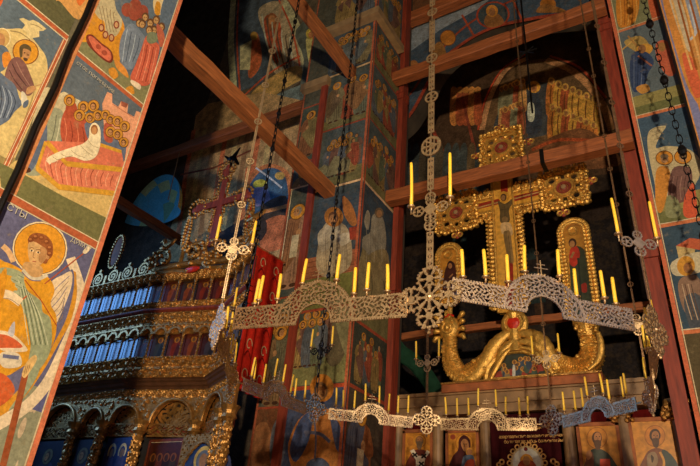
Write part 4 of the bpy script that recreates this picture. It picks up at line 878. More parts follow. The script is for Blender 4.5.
for k in range(4): b.tube([(p[0] - .2 * math.cos(k * PI / 4), 8.4, zt - .12 * math.sin(k * PI / 4)), (p[0] + .2 * math.cos(k * PI / 4), 8.4, zt + .12 * math.sin(k * PI / 4))], .014, 5)
b.build('star_finial', IRON, o)

# ================================================================== TEMPLON (marble screen under the great cross)
YT = 9.6
TE = empty('templon', (-2.7, YT, 0), 'marble screen of columns and a cornice under the gilded cross', 'chancel screen')
zt0, zt1 = PY(530, 412, YT)[2], PY(530, 389, YT)[2]
xa, xb = -4.80, -.64
b = MB(); b.box((xa, YT - .1, zt0), (xb, YT + .2, zt0 + .14)); b.box((xa, YT - .15, zt0 + .14), (xb, YT + .22, zt1 - .06)); b.box((xa, YT - .2, zt1 - .06), (xb, YT + .24, zt1)); b.build('cornice', MARBLE, TE)
zi = 3.92
for i, px in enumerate((398, 438, 486, 570, 627, 683)):
    q = PY(px, 445, YT); x = q[0]; b = MB(); b.lathe([(.10, 1.2), (.098, 2.4), (.09, zi - .05), (.11, zi - .04), (.11, zi)], (x, YT, 0), 14); co = b.build('column', MARBLE, TE)
    b = MB(); rn = random.Random(i)
    b.lathe([(.1, zi), (.12, zi + .06), (.15, zi + .16), (.16, zt0 - .002)], (x, YT, 0), 10)
    if px in (627, 683):
        for k in range(34): b.blob((x + rn.uniform(-.17, .17), YT - rn.uniform(.08, .2), rn.uniform(zi - .12, zt0)), rn.uniform(.025, .05), 6, 4)
    b.build('capital', GOLD2 if px in (627, 683) else MARBLE, co)
b = MB(); b.box((xa, YT + .02, .0), (xb, YT + .1, 1.2)); b.build('parapet_slab', MARBLE, TE)
def sheet(name, x0, x1, y, z0, z1, m, amp=.02, k=9):
    b = MB(); n = 48; V = []
    for i in range(n + 1):
        x = x0 + (x1 - x0) * i / n; d = amp * math.sin(k * PI * i / n)
        for dy in (0, .012):
            V += [(x, y + d + dy, z0), (x, y + d * .5 + dy, z1)]
    Fc = []
    for i in range(n):
        a = i * 4; Fc += [(a, a + 4, a + 5, a + 1), (a + 2, a + 3, a + 7, a + 6), (a, a + 2, a + 6, a + 4), (a + 1, a + 5, a + 7, a + 3)]
    b.add(V, Fc); return b.build(name, m)
VL = sheet('valance', xa + .1, xb - .1, YT + .12, zi - .1, zt0 - .02, MAROON, .03, 26); tag(VL, 'dark red valance cloth hanging under the marble cornice', 'valance')
# sanctuary curtain
cx0, cx1 = PY(491, 445, YT)[0], PY(561, 445, YT)[0]
CU = empty('curtain', ((cx0 + cx1) / 2, YT - .02, 1.3), 'dark maroon sanctuary curtain with gold embroidered lettering and an oval emblem', 'curtain')
place(sheet('cloth', cx0, cx1, YT - .03, 1.3, zt0 - .03, VELVET, .006, 8), CU)
for body, px, sz in (('заласавоньсно и ди', (508, 430), .062), ('азареваты тне анжанне иевончаннсе', (499, 438.5), .07), ('бо тн тат ав. мбць банненти йм', (504, 443.5), .07)):
    o = letters(body, ('Y', YT - .055), px, sz, LETTER, CU, 'embroidered_text', 0.0); o.data.space_character = .86
ec = PY(527, 463, YT - .06); b = MB(); Rr = .27
for k in range(18):
    a = 2 * PI * k / 18; b.torus((ec[0] + Rr * math.cos(a), ec[1], ec[2] + Rr * math.sin(a)), .034, .012, 1, 8, 5)
for e in (-1, 1): b.torus((ec[0] + e * .39, ec[1], ec[2] + .02), .035, .014, 1, 8, 5); b.torus((ec[0] + e * .44, ec[1], ec[2] - .02), .03, .014, 1, 8, 5)
EM = b.build('emblem_border', LETTER, CU)
p = Paint('Y', ec[1] - .012, step=.0006); p.ell((ec[0], ec[2]), .245, .245, (196, 170, 128)); p.ell((ec[0], ec[2]), .215, .215, (206, 200, 186)); p.ell((ec[0], ec[2] + .02), .1, .11, (206, 140, 52)); p.poly([(ec[0] - .16, ec[2] - .2), (ec[0] - .1, ec[2] + .02), (ec[0] + .1, ec[2] + .02), (ec[0] + .16, ec[2] - .2)], (150, 64, 40)); p.ell((ec[0], ec[2] + .03), .055, .07, (150, 104, 64))
p.ell((ec[0], ec[2] + .2), .03, .03, (110, 40, 40))
p.build('emblem', CLOTHP, EM)

def icon(px0, px1, ptop, ybot, label, y=YT - .02):
    a, c = PY(px0, 445, y), PY(px1, 445, y); z1 = PY((px0 + px1) / 2, ptop, y)[2]; z0 = 2.2
    o = empty('icon', ((a[0] + c[0]) / 2, y, z0), label, 'icon', 'large icons between the templon columns')
    b = MB(); b.box((a[0], y - .02, z0), (c[0], y + .02, z1)); b.build('panel', GOLD2, o)
    b = MB(); fw = .035
    for q0, q1 in (((a[0] - .01, z0), (a[0] + fw, z1)), ((c[0] - fw, z0), (c[0] + .01, z1)), ((a[0] - .01, z1 - fw), (c[0] + .01, z1 + .02))): b.box((q0[0], y - .045, q0[1]), (q1[0], y + .02, q1[1]))
    b.build('frame', WOOD, o)
    p = Paint('Y', y - .02, step=.0005); p.rect((a[0] + fw, z0), (c[0] - fw, z1 - fw), (196, 128, 44)); return o, p
o, p = icon(404, 433, 431, 0, 'gold icon of a white-bearded bishop with black crosses on his stole')
p.pell((420, 441), 6.6, 6.6, (160, 96, 30)); p.pell((419.4, 441), 6, 6, (206, 140, 50)); p.pell((410.5, 441.5), 3, 4.4, (176, 110, 40)); p.pell((429.5, 442), 2.4, 3.6, (176, 110, 40)); p.px([(406, 470), (410, 456), (415, 450), (424, 450), (431, 456), (435, 472)], (110, 48, 34)); p.pell((419.5, 441), 3.9, 5, (110, 84, 60)); p.pell((419.6, 440.2), 3, 3.8, (176, 120, 76)); p.px([(416.6, 442), (422.4, 442), (421, 449), (418, 449)], (120, 96, 72)); p.pell((418.2, 439.8), .6, .4, (40, 24, 18)); p.pell((421, 440), .6, .4, (40, 24, 18)); p.pline([(419.8, 440), (419.6, 442.4)], .01, (120, 70, 44))
p.px([(410, 451), (414, 449), (418, 456), (424, 456), (427, 450), (430, 452), (425, 460), (423, 475), (416, 475), (416, 460)], (222, 206, 180), False)
for cx, cy in ((415, 455), (424, 456.2), (421.5, 464)):
    p.pline([(cx - 2.4, cy - 2), (cx + 2.4, cy + 2)], .03, (24, 18, 18)); p.pline([(cx - 2.4, cy + 2), (cx + 2.4, cy - 2)], .03, (24, 18, 18))
p.build('painted_figure', ICONP, o)
o, p = icon(447, 479, 431, 0, 'gold icon of the dark-robed Virgin holding the child')
p.pell((464.5, 443), 9, 9, (160, 96, 30)); p.pell((464.5, 443), 8.4, 8.4, (206, 138, 46)); p.px([(449, 475), (452, 458), (458, 450), (459, 440), (464, 435), (470, 440), (471, 450), (474, 460), (476, 475)], (72, 26, 26)); p.px([(461, 444), (463, 439.5), (466.6, 439.6), (469, 444), (468, 450), (464, 451)], (180, 122, 74)); p.pell((463.8, 444), .6, .4, (40, 24, 18)); p.pell((466.4, 444.2), .6, .4, (40, 24, 18)); p.pline([(464.8, 444), (464.4, 447)], .01, (110, 64, 40)); p.pell((470, 452), 4.2, 4.4, (206, 144, 56)); p.pell((469.6, 452), 2.6, 3.2, (170, 112, 68)); p.px([(463, 458), (468, 455), (474, 457), (475, 475), (462, 475)], (92, 104, 124)); p.px([(466, 462), (474, 460), (474, 475), (464, 475)], (186, 72, 44)); p.pell((453, 437), 2.6, 2.6, (150, 66, 40))
p.build('painted_figure', ICONP, o)
o, p = icon(579, 621, 424, 0, 'brown icon of a bearded man in a dark cloak with a red book')
p.pell((597, 438), 10.5, 11, (150, 88, 30)); p.pell((597, 438), 9.8, 10.2, (196, 124, 42)); p.px([(584, 476), (588, 456), (593, 449), (603, 450), (612, 458), (619, 476)], (58, 62, 50)); p.px([(584, 476), (587, 456), (592, 452), (594, 462), (592, 476)], (110, 60, 40)); p.pell((597, 438), 5, 6.4, (80, 50, 32)); p.pell((597.6, 437.4), 3.6, 5, (170, 112, 66)); p.px([(594, 441), (601, 441), (600, 449), (596, 449)], (92, 60, 38)); p.pell((596.4, 436.6), .7, .5, (40, 24, 18)); p.pell((599.6, 436.8), .7, .5, (40, 24, 18)); p.pline([(598, 437), (597.8, 440)], .01, (110, 64, 40)); p.px([(600, 459), (610, 459), (611, 472), (600, 472)], (190, 62, 36), False); p.px([(586, 454), (590, 450), (592, 456), (588, 460)], (176, 116, 72))
p.build('painted_figure', ICONP, o)
o, p = icon(632, 681, 419, 0, 'brown icon of a curly-haired saint beside the right end column')
p.pell((655, 436), 10.5, 11, (150, 88, 30)); p.pell((655, 436), 9.8, 10.2, (190, 116, 40)); p.px([(640, 476), (645, 456), (652, 449), (662, 449), (674, 458), (680, 476)], (120, 66, 40)); p.px([(662, 450), (674, 458), (680, 476), (666, 476)], (56, 62, 56)); p.pell((655, 435.4), 5.6, 6.6, (70, 44, 30)); p.pell((655.4, 436), 3.7, 5, (166, 108, 64)); p.px([(652, 439), (659, 439), (658, 447), (654, 447)], (84, 54, 36)); p.pell((654, 435.6), .7, .5, (40, 24, 18)); p.pell((657.2, 435.8), .7, .5, (40, 24, 18)); p.pline([(655.8, 436), (655.6, 439)], .01, (110, 64, 40)); p.px([(647, 456), (655, 452), (658, 462), (650, 472)], (140, 110, 80)); p.px([(651, 455), (654, 458), (652, 463)], (60, 40, 30)); p.pline([(660, 452), (664, 462), (662, 476)], .03, (206, 140, 60), True); p.pline([(672, 426), (676, 452)], .02, (120, 70, 40))
p.build('painted_figure', ICONP, o)

# ================================================================== GREAT CROSS AND ITS SUPPORTERS
YC = 9.55; rnd = random.Random(11)
def wz(px, py, y=YC): q = PY(px, py, y); return q[0], q[2]
CR = empty('great_cross', (wz(514, 330)[0], YC, wz(514, 330)[1]), 'huge carved and gilded crucifix standing above the marble screen', 'cross')
cx = wz(503.5, 203)[0]; zcen = wz(503.5, 203)[1]
x_l, x_r = wz(457, 214)[0], wz(562, 189)[0]; z_t = wz(502, 149)[1]; z_b = wz(514, 312)[1]
b = MB(); b.box((cx - .19, YC - .03, z_b), (cx + .19, YC + .06, z_t)); b.box((x_l, YC - .028, zcen - .17), (x_r, YC + .055, zcen + .17)); b.build('board', GOLD, CR)
b = MB()
for x in (cx - .2, cx + .2): b.tube([(x, YC - .04, z_b), (x, YC - .04, z_t - .4)], .024, 8)
for z in (zcen - .18, zcen + .18):
    b.tube([(x_l + .4, YC - .04, z), (cx - .2, YC - .04, z)], .024, 8); b.tube([(cx + .2, YC - .04, z), (x_r - .4, YC - .04, z)], .024, 8)
b.build('moulding', GOLD, CR)
b = MB()                                           # leaf edging of shaft and arms
for e in (-1, 1):
    b = MB()
    for z in np.arange(z_b + .1, zcen - .35, .085):
        b.blob((cx + e * (.27 + rnd.uniform(-.01, .02)), YC - .02, z), (.075, .04, .045), 7, 4); b.blob((cx + e * .34, YC - .03, z + .02), (.035, .03, .03), 6, 4)
    b.build('leaf_edging', GOLD, CR)
for h_ in (-1, 1):
    xe = x_l if h_ < 0 else x_r
    for e in (-1, 1):
        b = MB()
        for x in np.arange(min(xe - h_ * .35, cx + h_ * .25), max(xe - h_ * .35, cx + h_ * .25), .07):
            b.blob((x, YC - .02, zcen + e * (.26 + rnd.uniform(-.03, .03))), (.045, .04, .08), 7, 4); b.blob((x + .03, YC - .04, zcen + e * rnd.uniform(.3, .38)), (.03, .03, .04), 6, 4)
        b.blob((cx + h_ * .3, YC - .04, zcen + e * .27), (.09, .05, .09), 8, 5); b.torus((cx + h_ * .3, YC - .09, zcen + e * .27), .05, .016, 1, 10, 5)
        b.build('leaf_edging', GOLD, CR)
def quatre(cx_, cz_, h, name='end_panel'):
    """square pierced end of the cross: lattice plate, bosses and a lobed gem in the middle"""
    def fn(x, z):
        r = np.hypot(x, z); th = np.arctan2(z, x); ed = np.maximum(np.abs(x), np.abs(z))
        hole = (np.abs(np.hypot(np.abs(x) - .48 * h, np.abs(z) - .48 * h)) < .14 * h) | ((r > .48 * h) & (r < .72 * h) & (np.abs(np.sin(2 * th)) < .3))
        return (ed < h * (.98 + .05 * np.sin(th * 24))) & ~hole
    P_, Q_ = cells(fn, -h * 1.04, h * 1.04, -h * 1.04, h * 1.04, .014, .05); b = MB(); b.add(P_ + np.array([cx_, YC - .02, cz_]), Q_)
    for k in range(8):
        a = k * PI / 4 + PI / 8; b.blob((cx_ + .62 * h * math.cos(a), YC - .05, cz_ + .62 * h * math.sin(a)), .05, 7, 5)
    b.torus((cx_, YC - .05, cz_), .38 * h, .03, 1, 20, 6)
    for k in range(11):
        t = -1 + 2 * (k + .5) / 11
        for (x, z) in ((t, 1), (t, -1), (1, t), (-1, t)):
            b.blob((cx_ + h * x * .97 + rnd.uniform(-.02, .02), YC - .05 - rnd.uniform(0, .05), cz_ + h * z * .97 + rnd.uniform(-.02, .02)), rnd.uniform(.035, .058), 7, 4)
            b.blob((cx_ + h * x * .8 + rnd.uniform(-.03, .03), YC - .06 - rnd.uniform(0, .04), cz_ + h * z * .8 + rnd.uniform(-.03, .03)), rnd.uniform(.025, .04), 6, 4)
    o = b.build(name, GOLD, CR)
    g = MB(); g.blob((cx_, YC - .05, cz_), (.075, .035, .075), 12, 6); g.torus((cx_, YC - .05, cz_), .11, .03, 1, 16, 6); g.build('painted_boss', REDWOOD, o); g = MB(); g.blob((cx_, YC - .085, cz_), (.05, .02, .05), 8, 4); g.build('pale_stone', STONE, o)
    return o
H = .43
quatre(wz(502, 149)[0], z_t, H); quatre(x_l, wz(457, 214)[1], H); quatre(x_r + .04, wz(564, 189)[1], H * .98)
for px, py in ((500, 129), (529, 143), (477, 157), (455, 192), (458, 236), (591, 182), (564, 214)):
    x, z = wz(px, py); b = MB()
    for u, v in ((-.06, 0), (.06, 0), (0, .05), (0, -.04)): b.blob((x + u, YC - .03, z + v), (.05, .03, .04), 7, 4)
    t = b.build('trefoil', REDWOOD, CR); b = MB(); [b.torus((x + u, YC - .05, z), .045, .02, 1, 8, 5) for u in (-.06, .06)]; b.build('gold_rim', GOLD, t)
# painted cross and the figure on it
p = Paint('Y', YC - .035, step=.0007)
p.rect((cx - .17, z_b), (cx + .17, z_t - .3), (206, 150, 60)); p.rect((x_l + .35, zcen - .12), (x_r - .35, zcen + .12), (206, 148, 54))
p.px([(470, 206), (500, 198.5), (500, 204), (471, 211)], (140, 44, 26), False); p.px([(513, 196.5), (545, 189), (546, 193), (513, 202)], (140, 44, 26), False); p.px([(500, 168), (507, 167), (508, 192), (501, 193)], (150, 44, 26), False); p.px([(505, 262), (513, 260), (514, 306), (506, 308)], (140, 40, 26), False)
p.pline([(474, 209), (498, 202.5)], .03, (176, 136, 84)); p.pline([(514, 199), (542, 191.5)], .03, (176, 136, 84))
p.px([(498, 201), (505, 204), (512, 199), (513, 203), (509, 210), (510, 220), (505, 225), (500, 221), (500, 211)], (92, 74, 44)); p.pell((505, 219.5), 3, 3, (124, 96, 58)); p.pline([(505, 206), (505, 216)], .015, (50, 38, 24)); p.pline([(500, 210), (509, 209)], .015, (60, 46, 28))
p.pell((504, 197), 5.4, 5.6, (190, 134, 46)); p.pell((503.6, 197.5), 3, 3.8, (70, 48, 30)); p.pell((503.4, 198), 2, 2.8, (140, 100, 60))
p.px([(501, 224), (510, 223), (513, 232), (511, 236), (506, 233), (502, 234)], (196, 160, 110)); p.pline([(506, 225), (507, 233)], .012, (130, 96, 60))
p.px([(503.5, 233), (508.5, 233), (511, 252), (512, 262), (509, 262), (506, 250)], (112, 88, 52)); p.px([(507, 233), (510.5, 233), (512.6, 250), (514, 261), (511.5, 262)], (134, 104, 62)); p.pline([(508.5, 236), (511, 259)], .012, (56, 40, 24))
p.build('painted_figure', ICONP, CR)
# neck with the red gem under the cross
gx, gz = wz(514.5, 324); b = MB(); b.lathe([(.1, -.1), (.13, .0), (.09, .1)], (gx, YC, z_b - .06), 12); b.blob((gx, YC, gz), (.24, .08, .26), 14, 8); b.torus((gx, YC - .07, gz), .15, .03, 1, 16, 6); b.lathe([(.16, -.5), (.12, -.3), (.12, -.1)], (gx, YC, gz - .02), 12)
GB = b.build('neck', GOLD, CR); b = MB(); b.blob((gx, YC - .07, gz), (.11, .04, .12), 12, 6); b.build('red_gem', RED, GB)

def sideicon(pts, label, fig):
    """arched icon with a leafy gilded frame; pts = outline in the photograph's frame"""
    w_ = [wz(*q, YC - .05) for q in pts]; xs = [q[0] for q in w_]; zs = [q[1] for q in w_]; x0, x1, z0, z1 = min(xs), max(xs), min(zs), max(zs)
    cx_ = (x0 + x1) / 2; r = (x1 - x0) / 2; out = [(x0, z0), (x1, z0)] + [(cx_ + r * math.cos(a), z1 - r + r * math.sin(a)) for a in np.linspace(0, PI, 17)]
    o = empty('side_icon', (cx_, YC - .05, z0), label, 'icon', 'arched icons flanking the great cross')
    b = MB(); b.prism(out, YC - .08, YC - .02); b.build('panel', GOLD2, o)
    b = MB(); L_ = [np.array(q) for q in out + [out[0]]]; d = 0
    for q0, q1 in zip(L_[:-1], L_[1:]):
        n = max(1, int(np.linalg.norm(q1 - q0) / .07)); tt = (q1 - q0) / (np.linalg.norm(q1 - q0) + 1e-9); nn_ = np.array([tt[1], -tt[0]])
        for k in range(n):
            q = q0 + (q1 - q0) * (k + .5) / n
            b.blob((q[0], YC - .09, q[1]), (.04, .035, .04), 6, 4); q2 = q + nn_ * .06; b.blob((q2[0], YC - .085, q2[1]), (.045, .03, .045), 6, 4)
    b.tube([(q[0], YC - .08, q[1]) for q in L_], .03, 6); b.torus((cx_, YC - .1, z1 - r), r * .36, .022, 1, 14, 5)
    b.build('frame', GOLD, o)
    b = MB(); b.lathe([(.07, 0), (.05, -.2), (.05, -.75), (.08, -.8)], (cx_, YC - .03, z0 - .02), 10)
    for k in range(8): b.blob((cx_ + rnd.uniform(-.1, .1), YC - .07, z0 - rnd.uniform(.05, .5)), .045, 6, 4)
    b.build('stem', GOLD, o)
    p = Paint('Y', YC - .081, step=.0006); fig(p); p.build('painted_figure', ICONP, o); return o
def mary(p):
    p.px([(440, 300), (439, 262), (443, 253), (451, 250), (459, 254), (462, 300)], (176, 118, 42)); p.px([(443, 303), (444, 276), (448, 264), (453, 262), (456, 270), (459, 303)], (64, 30, 26)); p.pell((450.5, 265), 3.2, 4.2, (46, 22, 20)); p.pell((450.2, 266), 2, 2.8, (150, 100, 62)); p.pline([(449, 278), (453, 274)], .03, (150, 100, 62))
def john(p):
    p.px([(575, 314), (564, 240), (570, 229), (577, 226), (587, 232), (598, 310)], (176, 122, 46)); p.px([(576, 318), (570, 272), (570, 252), (576, 246), (585, 251), (590, 270), (598, 314)], (58, 62, 44)); p.px([(570, 250), (576, 246), (580, 254), (576, 266), (570, 264)], (170, 50, 32)); p.pell((572.6, 243), 4, 4.6, (64, 40, 26)); p.pell((572.2, 244), 2.7, 3.4, (150, 104, 62)); p.pline([(571, 258), (574, 252)], .04, (150, 104, 62)); p.px([(580, 286), (586, 283), (587, 292), (582, 292)], (150, 44, 30)); p.pline([(578, 258), (580, 280), (582, 312)], .03, (36, 40, 28), True)
sideicon([(443, 300), (448, 248), (440, 262), (459, 296)], 'small arched gilded icon of the dark Virgin left of the great cross', mary)
sideicon([(576, 318), (596, 313), (575, 223), (564, 245)], 'tall arched gilded icon of John in green right of the great cross', john)

# carved base with two dragons
zb0 = wz(520, 381)[1]
SH = empty('cross_shelf', (-2.7, YC, zb0 - .14), 'gilded and brown wooden shelf beam carrying the dragons', 'shelf')
xs0, xs1 = wz(446, 385)[0], wz(604, 372)[0]
b = MB(); b.box((xs0, YC - .2, zb0 - .16), (xs1, YC + .2, zb0 - .03)); b.build('plank', WOOD, SH); b = MB(); b.box((xs0, YC - .24, zb0 - .03), (xs1, YC + .22, zb0)); b.build('gilded_edge', GOLD2, SH)
b = MB()
for x in np.linspace(xs0 + .1, xs1 - .1, 6): b.box((x - .05, YC - .12, zt1), (x + .05, YC + .12, zb0 - .16))
b.build('support', WOOD, SH)
def pth(pts, y=YC): return [(wz(*q, y)[0], y, wz(*q, y)[1]) for q in pts]
def dragon(body, radii, wing, label, headpx, capital, parts):
    base = wz(*body[0]); o = empty('carved_dragon', (base[0], YC, zb0), label, 'dragon carving', 'gilded dragons')
    sp = spline([np.array([*q, r]) for q, r in zip(pth(body), radii)], 5)
    sp = [np.array(q) for q in sp]; sp2 = [sp[i_] + (sp[i_ + 1] - sp[i_]) * t_ for i_ in range(len(sp) - 1) for t_ in (0, .25, .5, .75)]
    b = MB(); b.scaly([q[:3] for q in sp2], [q[3] * .86 for q in sp2], amp=.22)
    for q in sp2[8:-4:3]:
        for k in range(1):
            a = rnd.uniform(PI * .9, PI * 2.1); b.blob((q[0] + q[3] * .66 * math.cos(a), q[1] - q[3] * .5 - rnd.uniform(0, .02), q[2] + q[3] * .6 * math.sin(rnd.uniform(-1.5, 1.5))), (rnd.uniform(.03, .05), .03, rnd.uniform(.02, .04)), 6, 4)
    bo = b.build('body', GOLD, o)
    for i, wp in enumerate(wing):
        sp = spline(pth(wp[0], YC - .06 - .03 * i), 6); n = len(sp); b = MB(); b.tube(sp, [.8 * wp[1] * (1 + .06 * math.sin(k * 2.1)) * (.35 + .65 * math.sin(PI * min(.97, .12 + .88 * k / (n - 1)))) for k in range(n)], 10, .55); b.build('wing_feather', GOLD, o, smooth=True)
    hx, hz = wz(*headpx); b = MB()
    if capital:
        b.lathe([(.15, -.2), (.17, -.05), (.2, 0), (.22, .03), (.22, .08)], (hx, YC, hz), 12)
        for k in range(10): b.blob((hx + .15 * math.cos(k), YC - .15, hz - .1 + .06 * math.sin(k * 3)), .035, 6, 4)
        b.build('capital', GOLD, o)
    else:
        b.blob((hx, YC - .03, hz), (.2, .12, .24), 12, 8); b.blob((hx, YC - .14, hz - .02), (.06, .06, .07), 8, 5); b.torus((hx, YC - .13, hz - .02), .1, .02, 1, 14, 5)
        for e in (-1, 1): b.blob((hx + e * .09, YC - .13, hz + .1), .035, 7, 5)
        h_ = b.build('head', GOLD, o, smooth=True)
        for e in (-1, 1):
            b = MB()
            for k in range(4): a = -.7 + .5 * k; b.tube([(hx + e * .15, YC, hz + .2 * a), (hx + e * .26, YC - .04, hz + .28 * a + .03), (hx + e * .3, YC - .05, hz + .34 * a)], [.03, .055, .03], 7)
            b.build('mane', GOLD, h_, smooth=True)
        b = MB(); b.blob((hx, YC - .04, hz + .23), (.1, .06, .05), 8, 5); b.build('red_crest', RED, h_)
dragon([(450, 338), (450, 352), (453, 366), (462, 376), (474, 372), (486, 360), (494, 350)], [.15, .16, .2, .19, .2, .15, .08],
       [([(459, 383), (474, 376), (486, 360), (494, 346), (504, 336), (513, 333)], .17), ([(497, 368), (502, 352), (512, 343), (519, 342)], .1), ([(490, 380), (496, 368), (506, 352), (516, 348)], .06)], 'left gilded dragon with a maned human-like face', (450, 329), False, None)
dragon([(588, 328), (589, 340), (592, 354), (586, 366), (574, 370), (562, 364), (552, 352)], [.15, .16, .22, .22, .22, .18, .08],
       [([(560, 370), (550, 358), (543, 344), (532, 335), (518, 333)], .17), ([(548, 362), (540, 348), (528, 342), (517, 342)], .1), ([(553, 374), (544, 362), (532, 350), (519, 347)], .06), ([(598, 332), (601, 346), (598, 360), (588, 370)], .07)], 'right gilded dragon curling up to a square capital', (587, 326), True, None)
# small painted lunette between them
LU = empty('painted_lunette', (wz(518, 379)[0], YC - .02, zb0), 'half-round painted scene in a gilded arch between the dragons', 'painting')
lx0, lx1 = wz(487, 380)[0], wz(549, 372)[0]; lc = (lx0 + lx1) / 2; lr = (lx1 - lx0) / 2
arcp = [(lc + lr * math.cos(a), zb0 + .03 + lr * .92 * math.sin(a)) for a in np.linspace(0, PI, 21)]
b = MB(); b.prism(arcp, YC - .03, YC + .02); b.build('panel', GOLD2, LU); b = MB(); b.tube([(q[0], YC - .05, q[1]) for q in arcp], .05, 8); b.box((lx0, YC - .09, zb0), (lx1, YC, zb0 + .06)); b.build('arch_frame', GOLD, LU)
p = Paint('Y', YC - .032, step=.0006); p.poly([(lc + .93 * (q[0] - lc), zb0 + .05 + .9 * (q[1] - zb0 - .05)) for q in arcp], (52, 56, 46), False); p.px([(489, 378), (548, 370), (547, 364), (500, 371)], (150, 62, 44))
rq = random.Random(3)
for k in range(15): x, z = lc + rq.uniform(-.75, .75) * lr, zb0 + rq.uniform(.12, .55) * lr; p.ell((x, z), .05, .09, rq.choice(((150, 60, 40), (70, 84, 70), (130, 110, 80), (60, 70, 84)))); p.ell((x, z + .09), .04, .04, (190, 134, 56)); p.ell((x, z + .09), .022, .03, (120, 80, 50))
p.px([(513, 366), (515, 366), (515.5, 376), (512.6, 376)], (206, 200, 186)); p.build('scene', ICONP, LU)
# green cloth in the dark behind the left column
gpts = pth([(392, 340), (400, 352), (414, 362), (426, 376), (436, 392)], 10.32); b = MB(); b.tube(spline(gpts, 5), .16, 10, .3); tag(b.build('green_drape', GREEN, base=gpts[0]), 'dark green drape sagging behind the left end of the cornice', 'drape')

# ================================================================== CARVED SCREEN (iconostasis) ON THE LEFT
YI = 7.1
def yp(x):
    if x < -9.0: return YI
    if x < -7.35: return YI + .38 * (x + 9.0) / 1.65
    return YI + .38 - .62 * (x + 7.35) / 1.1
IC = empty('iconostasis', (-9.0, YI, 0), 'tall gilded carved icon screen with tiers of small icons, its left end in blue daylight', 'icon screen')
def zi_(px, py): return PY(px, py, YI)[2]
ZL = dict(crest=6.47, band=6.27, ic1=5.82, cv1=5.69, red=5.63, cv2=5.17, ic2=4.72, cv3=4.30, cor=4.13, fr=3.98, arch=3.55, lint=3.33)
X0, X1 = -12.3, -6.32
def relief(name, x0, x1, z0, z1, fn, m, amp, proud=0.0, step=.016, parent=IC):
    nx, nz = max(2, int((x1 - x0) / step)), max(2, int((z1 - z0) / step)); V = []
    for i in range(nx + 1):
        x = x0 + (x1 - x0) * i / nx
        V.append((x, yp(x) + .06, z0))
        for j in range(nz + 1):
            z = z0 + (z1 - z0) * j / nz; V.append((x, yp(x) - proud - amp * fn(x, z, (z - z0) / (z1 - z0)), z))
        V.append((x, yp(x) + .06, z1))
    w_ = nz + 3; Fc = [(i * w_ + j, (i + 1) * w_ + j, (i + 1) * w_ + j + 1, i * w_ + j + 1) for i in range(nx) for j in range(w_ - 1)]
    b = MB(); b.add(V, Fc); return b.build(name, m, parent)
def scroll(per, seed=0.0):
    def fn(x, z, t):
        u = (x + seed) / per; p = u - math.floor(u) - .5; q = (t - .5) * .9; r = math.hypot(p, q); a = math.atan2(q, p)
        e = .75 if (t < .09 or t > .91) else 0
        return max(e, .5 + .5 * math.sin(18 * r - (2 if int(math.floor(u)) % 2 else -2) * a) * math.cos(3 * a + 5 * r)) if r > .12 else 1.0
    return fn
def leafy(per):
    def fn(x, z, t):
        u = x / per; p = abs(u - math.floor(u) - .5) * 2; rib = abs(math.sin(PI * (t * 2.2 + p * 1.6)))
        return (.25 + .75 * rib) * (1 - .55 * p ** 3) * (1 if .06 < t < .94 else .5)
    return fn
relief('cornice_band', X0, X1, ZL['band'], ZL['crest'], leafy(.16), GOLD2, .06, .07)
relief('carved_frieze', X0, X1, ZL['cv1'], ZL['ic1'], scroll(.17), GOLD2, .05, .05)
relief('carved_frieze', X0, X1, ZL['cv2'] + .2, ZL['red'] - .03, scroll(.2, .07), GOLD2, .06, .04)
relief('arcaded_frieze', X0, X1, ZL['cv2'], ZL['cv2'] + .2, lambda x, z, t: 1.0 if abs(math.hypot(((x / .3) % 1 - .5) * .3, (t) * .2) - .12) < .03 else (.7 if t > .8 else (.0 if math.hypot(((x / .3) % 1 - .5) * .3, t * .2) < .09 else .45 + .4 * math.sin(x * 70) * math.sin(t * 20))), GOLD2, .07, .03)
relief('red_moulding', X0, X1, ZL['red'] - .03, ZL['cv1'], lambda x, z, t: math.sin(PI * t), REDWOOD, .05, .1)
relief('carved_frieze', X0, X1, ZL['cv3'], ZL['ic2'], lambda x, z, t: scroll(.2)(x, z, (t * 2) % 1), GOLD2, .08, .06)
relief('cornice', X0, X1, ZL['cor'], ZL['cv3'], lambda x, z, t: t * .7 + .3 * (math.floor(t * 3.0) / 2), DARKWOOD, .15, .06, .02)
relief('carved_frieze', X0, X1, ZL['fr'], ZL['cor'], scroll(.12, .05), GOLD2, .04, .06)
relief('lower_wall', X0, X1, 1.2, ZL['fr'] - .001, lambda x, z, t: .0, DARKMASONRY, .0, -.05, .1)
